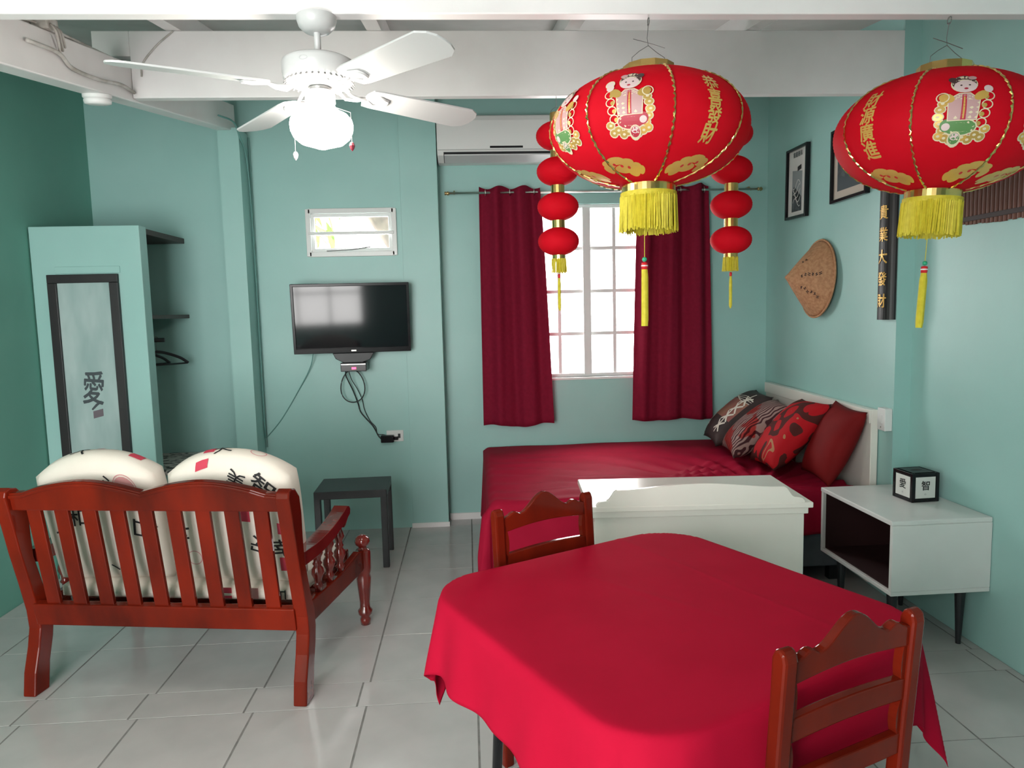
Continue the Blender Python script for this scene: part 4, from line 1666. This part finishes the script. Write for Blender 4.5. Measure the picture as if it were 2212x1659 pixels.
def big_lantern(label, loc, Rr, b, seams, figs, text, clouds, tilt):
    c = thing('lantern', label, 'lantern', loc, 0, 'large red lanterns hanging from the near beam')
    c.rotation_euler = (tilt[0], tilt[1], 0)
    rt = .086
    kf = b/.212
    zt = b*math.sqrt(1-(rt/Rr)**2)
    NR = 96
    prof = []
    for i in range(NR+1):
        t = -1+2*i/NR
        th = t*math.asin(zt/b)
        z = b*math.sin(th)
        prof.append((Rr*math.cos(th)+(.0016 if i % 2 else -.0006), z))
    obj('shade', lathe(prof, 72), LANT, c, smooth=True)

    def surf(th, z, l):
        r_ = ell(z, Rr, b)+.0020+l
        return Vector((r_*math.sin(th), -r_*math.cos(th), z))
    # seam cords
    for a in seams:
        path = []
        for i in range(61):
            th = (-1+2*i/60)*math.asin(zt/b)*.985
            z = b*math.sin(th)
            w = .0022*math.sin(i*2.4)
            r_ = Rr*math.cos(th)+.003
            path.append((r_*math.sin(R(a)+w/Rr), -r_*math.cos(R(a)+w/Rr), z))
        obj('gold_seam', tube(path, .0035, 6, rfun=lambda t: .0036+.0014*math.sin(t*150)), GOLD, c)
    # prints
    k = 1.24*kf
    for a, green, mir in figs:
        P_ = Print()
        draw_child(P_, mir, green)
        P_.done('printed_child', c, lambda x, y, l, a=a: surf(R(a)+x*k*1.12/Rr, y*k+.002, l), maxlen=.012, step=.00006)
    for a, s_ in text:
        for i, ch_ in enumerate(s_):
            P_ = Print()
            P_.text(ch_, 0, 0, .056*kf, GOLDP, bold=.03)
            zc = (.080-.056*i)*kf
            P_.split('gold_character', c, lambda x, y, l, a=a, zc=zc: surf(R(a)+x/(ell(zc, Rr, b)*.98), zc+y, l), maxlen=.012)
    for a, m_ in clouds:
        P_ = Print()
        for j, (x, y, rx) in enumerate(((-.035, .012, .022), (-.010, .018, .026), (.018, .010, .022), (.042, -.003, .018), (-.052, -.002, .014), (.058, -.012, .013), (.0, -.006, .03), (.03, -.016, .022))):
            P_.disc(m_*x, y, rx, .0115, GOLDP, 14)
        for j in range(3):
            P_.disc(m_*(-.02+.02*j), .008-.006*j, .005, .004, REDB, 8)
        zc = -.170*kf
        P_.done('gold_cloud', c, lambda x, y, l, a=a: surf(R(a)+x/(Rr*.62), zc+y*.9*kf, l), maxlen=.012)
    # rings
    obj('top_ring', lathe([(rt-.004, zt-.004), (rt, zt-.004), (rt-.002, zt+.030), (rt-.006, zt+.030), (rt-.006, zt-.004)], 12), GOLD, c)
    rb = .088
    obj('bottom_ring', lathe([(rb-.006, -zt-.026), (rb, -zt-.026), (rb, -zt+.004), (rb-.006, -zt+.004), (rb-.006, -zt-.026)], 40), GOLD, c)
    obj('fringe_band', lathe([(rb-.004, -zt-.040), (rb+.004, -zt-.040), (rb+.004, -zt-.024), (rb-.004, -zt-.024), (rb-.004, -zt-.040)], 40), YEL, c)
    fr = bmesh.new()
    fringe(fr, rb+.001, -zt-.035, -zt-.150, 230)
    fringe(fr, rb-.006, -zt-.035, -zt-.148, 150)
    fo = obj('fringe', fr, YEL, c)
    tag(fo, kind='stuff')
    # tassel
    tx = -.018
    obj('tassel_cord', tube([(tx, -.02, -zt-.02), (tx, -.02, -zt-.235)], .0012, 5), YEL, c)
    obj('tassel_bead', lathe([(0, -.008), (.006, -.006), (.0085, 0), (.006, .006), (0, .008)], 14, M=Matrix.Translation((tx, -.02, -zt-.242))), GREENB, c, smooth=True)
    obj('tassel_knot', lathe([(0, -.012), (.010, -.012), (.011, 0), (.010, .010), (0, .012)], 14, M=Matrix.Translation((tx, -.02, -zt-.263))), REDB, c, smooth=True)
    obj('tassel_white_band', lathe([(.0112, -.002), (.0114, 0), (.0112, .002)], 14, M=Matrix.Translation((tx, -.02, -zt-.263))), PLASTIC, c)
    bm_ = lathe([(0, 0), (.009, 0), (.0115, -.03), (.012, -.17), (.010, -.19), (0, -.19)], 12, M=Matrix.Translation((tx, -.02, -zt-.272)))
    for v in bm_.verts:
        v.co.x += .0012*math.sin(v.co.z*90+v.co.y*900)
    obj('tassel', bm_, YEL, c)
    # wire hanger
    zt2 = zt+.03
    top = 2.535-loc[2]
    bm_ = bmesh.new()
    tube([(-.055, 0, zt2-.01), (-.054, 0, zt2+.03), (-.03, 0, zt2+.05), (0, 0, zt2+.068)], .0011, 5, bm_)
    tube([(.055, 0, zt2-.01), (.054, 0, zt2+.03), (.03, 0, zt2+.045), (0, 0, zt2+.068)], .0011, 5, bm_)
    tube([(0, 0, zt2+.066), (-.004, 0, zt2+.09), (0, 0, top-.018)], .0011, 5, bm_)
    tube([(-.05, 0, zt2+.088), (0, 0, zt2+.076), (.055, 0, zt2+.060)], .0013, 5, bm_)
    obj('hanging_wire', bm_, WIRE, c)
    hk = [(0, .010*math.sin(a), top-.012+.012*math.cos(a)) for a in [2*PI*i/16 for i in range(16)]]
    obj('ceiling_hook', tube(hk, .0018, 6, closed=True), WIRE, c)
    return c


big_lantern('large red lantern with gold seams hanging left of the other, before the window', (.612, 2.385, 2.175), .320, .182,
            (-48, -1, 44, 89, 134, 179, 224, 267), ((-24, False, False), (-69, True, True), (156, False, False)), ((22, '恭喜發財'), (111, '恭喜發財')),
            ((-38, 1), (24, -1), (-89, 1)), (R(-1), R(.5)))
big_lantern('large red lantern at the right edge, before the pictures on the wall', (1.605, 2.385, 2.157), .325, .196,
            (-47, 0, 45, 90, 135, 180, 225, 270), ((-23, True, True), (22, False, True), (156, True, False)), ((-72, '財源廣進'), (67, '財源廣進')),
            ((-74, 1), (-6, -1), (36, -1)), (R(1), R(3)))


def lantern_string(label, x, zs, rs, seed):
    rnd = random.Random(seed)
    c = thing('lantern_string', label, 'lantern', (x, 3.615, 2.64), 0, 'strings of four small lanterns')
    Rr, b = .103, .071
    rt = .034
    zt = b*math.sqrt(1-(rt/Rr)**2)
    for i, z in enumerate(zs):
        dz = z-2.64
        prof = []
        for j in range(33):
            th = (-1+2*j/32)*math.asin(zt/b)
            prof.append((Rr*math.cos(th)*(1+.012*(j % 2)), dz+b*math.sin(th)))
        l_ = obj('small_lantern', lathe(prof, 24), LANT, c, smooth=True)
        obj('gold_collar', lathe([(rt, dz+zt-.004), (rt, dz+zt+.042), (rt-.003, dz+zt+.042), (rt-.003, dz+zt-.004), (rt, dz+zt-.004)], 16), GOLD, l_)
    dz = zs[-1]-2.64
    obj('bottom_collar', lathe([(rt, dz-zt-.022), (rt, dz-zt+.004), (rt-.003, dz-zt+.004), (rt-.003, dz-zt-.022), (rt, dz-zt-.022)], 16), GOLD, c)
    fr = bmesh.new()
    fringe(fr, rt, dz-zt-.018, dz-zt-.09, 90, w=.0018, var=.006)
    fo = obj('fringe', fr, YEL, c)
    tag(fo, kind='stuff')
    obj('tassel_cord', tube([(0, 0, dz-zt-.02), (0, 0, dz-zt-.11)], .001, 5), YEL, c)
    obj('tassel_knot', lathe([(0, -.010), (.006, -.010), (.007, 0), (.006, .010), (0, .010)], 12, M=Matrix.Translation((0, 0, dz-zt-.105))), REDB, c, smooth=True)
    obj('tassel', lathe([(0, 0), (.005, 0), (.008, -.03), (.008, -.15), (.003, -.165), (0, -.165)], 10, M=Matrix.Translation((0, 0, dz-zt-.114))), YEL, c)
    dz0 = zs[0]-2.64
    obj('hanging_wire', tube(spline([(-.03, 0, dz0+zt+.01), (-.028, 0, dz0+zt+.05), (0, 0, dz0+zt+.07), (.028, 0, dz0+zt+.05), (.03, 0, dz0+zt+.01)], 6), .0012, 5), WIRE, c)
    obj('ceiling_hook', tube([(0, 0, 0.004), (0, 0, dz0+zt+.068)], .0015, 5), WIRE, c)


lantern_string('string of four small red lanterns before the left curtain', .468, (2.455, 2.283, 2.111, 1.940), None, 1)
lantern_string('string of four small red lanterns before the right curtain', 1.352, (2.455, 2.280, 2.106, 1.931), None, 2)

# ------------------------------------------------------------------ ceiling fan
fan = thing('ceiling_fan', 'white four blade ceiling fan with a lit glass globe', 'ceiling fan', (-.447, 2.385, 0))
obj('canopy', lathe([(.062, 2.535), (.062, 2.525), (.056, 2.505), (.040, 2.490), (.024, 2.486), (.016, 2.486), (0, 2.486)], 28), FANWHITE, fan, smooth=True)
obj('downrod', lathe([(.0105, 2.49), (.0105, 2.40), (0, 2.40)], 14), FANWHITE, fan, smooth=True)
mo = obj('motor_housing', lathe([(0, 2.412), (.05, 2.411), (.095, 2.405), (.112, 2.396), (.114, 2.388), (.114, 2.362), (.111, 2.358), (.111, 2.344), (.093, 2.328), (.06, 2.321), (.03, 2.321), (0, 2.321)], 40), FANWHITE, fan, bevel=.0)
for p in mo.data.polygons:
    p.use_smooth = True
for i in range(36):
    a = 2*PI*i/36
    M = Matrix.Rotation(a, 4, 'Z') @ Matrix.Translation((.1025, 0, 2.3362)) @ Matrix.Rotation(R(43), 4, 'Y')
    obj('vent_slot', box(bmesh.new(), (0, 0, 0), (.020, .006, .003), M), mat('vent_dark', (.20, .20, .20), .6), mo)
P = Print()
P.ring(0, 0, .013, .0012, mat('badge_grey', (.5, .5, .5), .4), 24, ry=.0065)
P.split('badge', mo, lambda x, y, l: Vector((-.024+x, -math.sqrt(.1145**2-(-.024+x)**2)-l, 2.376+y)))
blade_me = None
iron_me = None
for a in (36, 127, -152, -47):
    M = Matrix.Rotation(R(a), 4, 'Z')
    bp = bmesh.new()
    out = [(.17, -.050), (.20, -.056), (.555, -.068), (.585, -.050), (.598, -.025), (.600, 0), (.598, .025), (.585, .050), (.555, .068), (.20, .056), (.17, .050), (.160, .025), (.160, -.025)]
    BM = M @ Matrix.Translation((0, 0, 2.318)) @ Matrix.Rotation(R(1.0), 4, 'Y') @ Matrix.Rotation(R(-12), 4, 'X')
    prism(out, -.003, .003, axes='xy', bm=bp, M=BM)
    bl = obj('blade', bp, FANWHITE, fan, bevel=.001)
    bi = bmesh.new()
    tube([BM @ Vector(p) for p in ((.155, .0, -.002), (.20, .030, -.007), (.235, .018, -.007), (.24, 0, -.007), (.235, -.018, -.007), (.20, -.030, -.007), (.155, 0, -.002))], .005, 8, bi)
    tube([M @ Vector(p) for p in ((.070, .018, 2.326), (.10, .022, 2.306), (.135, .012, 2.305), (.165, .0, 2.313))], .0055, 8, bi)
    tube([M @ Vector(p) for p in ((.070, -.018, 2.326), (.10, -.022, 2.306), (.135, -.012, 2.305), (.165, .0, 2.313))], .0055, 8, bi)
    obj('blade_iron', bi, FANWHITE, bl, smooth=True)
obj('hub', lathe([(.030, 2.325), (.034, 2.318), (.028, 2.306), (.0, 2.306)], 24), WIRE, fan, smooth=True)
obj('light_kit', lathe([(0, 2.308), (.043, 2.307), (.047, 2.301), (.047, 2.272), (.043, 2.266), (.046, 2.262), (.047, 2.252), (.040, 2.245), (0, 2.245)], 32), FANWHITE, fan, smooth=True)
obj('globe', lathe([(.046, 2.262), (.048, 2.254), (.060, 2.247), (.082, 2.236), (.096, 2.220), (.099, 2.205), (.097, 2.185), (.088, 2.165), (.068, 2.148), (.035, 2.138), (.015, 2.131), (0, 2.129)], 40), GLOBE, fan, smooth=True)
for dx, dy, zb, m_, nm in ((-.098, .05, 2.135, CRYST, 'left'), (.098, -.03, 2.145, REDCR, 'right')):
    ck = obj('pull_chain', tube([(dx*.5, dy*.5, 2.255), (dx, dy, 2.235), (dx, dy, zb)], .0009, 5), WIRE, fan)
    obj('pendant', lathe([(0, -.030), (.006, -.022), (.009, -.012), (.006, -.003), (0, 0)], 8, M=Matrix.Translation((dx, dy, zb))), m_, ck)

# ------------------------------------------------------------------ smoke detector, wires
sd = thing('smoke_detector', 'round white smoke detector under the left beam', 'smoke detector', (-1.60, 3.36, lb(3.36)))
sd.rotation_euler = (math.atan(.156), 0, 0)
obj('base', lathe([(0, 0), (.058, 0), (.058, -.012), (.054, -.016), (0, -.016)], 28), PLASTIC, sd, smooth=False)
obj('cover', lathe([(0, -.012), (.050, -.014), (.056, -.024), (.053, -.038), (.040, -.042), (0, -.043)], 28), PLASTIC, sd, smooth=True)


def ltop(yv):
    return lb(yv)+.175


paths = []
for k, (dx, dz, r_, seed) in enumerate(((-.045, .008, .008, 1), (-.025, .006, .006, 2), (-.060, .010, .010, 3))):
    rnd = random.Random(seed)
    pts = []
    yy = 1.3
    while yy < 3.58:
        pts.append((-1.55+dx+rnd.uniform(-.012, .012), yy, ltop(yy)+dz+rnd.uniform(0, .012)))
        yy += .22
    o = obj('wiring', tube(spline(pts, 5), r_, 7), PWIRE, smooth=True)
    tag(o, ['paint covered wire along the left beam, middle of three', 'paint covered wire along the left beam, nearest the room', 'paint covered wire along the left beam, outermost of three'][k], 'wire', 'painted wires on the left beam')
pts = [(-1.535, 2.75, 2.60), (-1.535, 2.95, 2.625), (-1.537, 3.05, 2.60), (-1.534, 3.25, 2.62), (-1.535, 3.45, 2.66), (-1.536, 3.585, 2.665)]
o = obj('junction_wiring', tube(spline(pts, 6), .008, 7), PWIRE, smooth=True)
tag(o, 'thick painted cable sagging along the inner face of left beam', 'cable')
o = obj('roof_wiring', tube(spline([(-1.50, 3.592, 2.74), (-1.49, 3.592, 2.80), (-1.42, 3.592, 2.88), (-1.34, 3.592, 2.945)], 6), .004, 6), PWIRE, smooth=True)
tag(o, 'thin wire slanting up the far beam at its left end', 'wire')
pts = [(-1.53, 4.75, 2.87), (-1.50, 4.95, 2.88), (-1.492, 5.05, 2.80), (-1.492, 5.15, 2.72), (-1.492, 5.20, 2.50), (-1.492, 5.22, 2.0), (-1.492, 5.22, 1.3), (-1.494, 5.225, .72)]
o = obj('column_cable', tube(spline(pts, 6), .006, 7), TWIRE, smooth=True)
tag(o, 'painted cable running down the side of the column', 'cable')
o = obj('conduit', tube([(-1.495, 5.252, 2.85), (-1.495, 5.252, .65)], .007, 8), AQUA, smooth=True)
tag(o, 'painted conduit pipe in the corner beside the column', 'pipe')

jb = thing('junction_box', 'small paint covered junction box on top of left beam', 'junction box', (-1.565, 2.93, ltop(2.93)))
jb.rotation_euler = (math.atan(.156), 0, R(8))
obj('box', bx(-.03, .03, -.055, .055, 0, .05), PWIRE, jb, bevel=.006)
obj('cover', bx(-.033, .033, -.058, .058, .05, .057), PWIRE, jb, bevel=.002)
for k_, yo in enumerate((-.03, .0, .03)):
    obj('cable_stub', tube(spline([(.03, yo, .02), (.045, yo, .0), (.04, yo+.03, -.04), (.034, yo+.05, -.08+.02*k_)], 5), .005, 6), PWIRE, jb, smooth=True)

# ------------------------------------------------------------------ outside the small window
tr = thing('garden_tree', 'tree with long green leaves outside the small window', 'tree', (-1.0, 7.0, 0))
obj('trunk', tube(spline([(.85, .2, 0), (.70, .1, 1.3), (.42, 0, 2.12), (.14, 0, 2.6), (-.2, 0, 3.3)], 6), .10, 10, rfun=lambda t: .13-.04*t), BARK, tr, smooth=True)
obj('branch', tube(spline([(.36, .0, 2.25), (.42, .0, 2.6), (.48, 0, 3.1)], 6), .05, 8), BARK, tr, smooth=True)
obj('branch', tube(spline([(-.2, 0, 3.3), (-.4, -.1, 3.0), (-.5, -.15, 2.7)], 6), .02, 8), BARK, tr, smooth=True)


def leaf_mesh():
    def fn(u, v):
        w = .030*math.sin(PI*min(u*1.02, 1))**.8
        return Vector((u*.26, (v-.5)*2*w, -.05*u*u+.012*abs(v-.5)*2))
    bm_ = grid(8, 2, fn)
    me = bpy.data.meshes.new('leaf')
    bm_.to_mesh(me)
    bm_.free()
    me.materials.append(LEAF)
    return me


lm = leaf_mesh()
rnd = random.Random(11)
for i in range(34):
    o = bpy.data.objects.new('leaf', lm)
    COL.objects.link(o)
    o.parent = tr
    o.location = (-.48+rnd.uniform(-.18, .2), -.15+rnd.uniform(-.2, .2), 2.62+rnd.uniform(-.28, .28))
    o.rotation_euler = (rnd.uniform(-.5, .5), rnd.uniform(.3, 1.3), rnd.uniform(-1.2, 1.2))
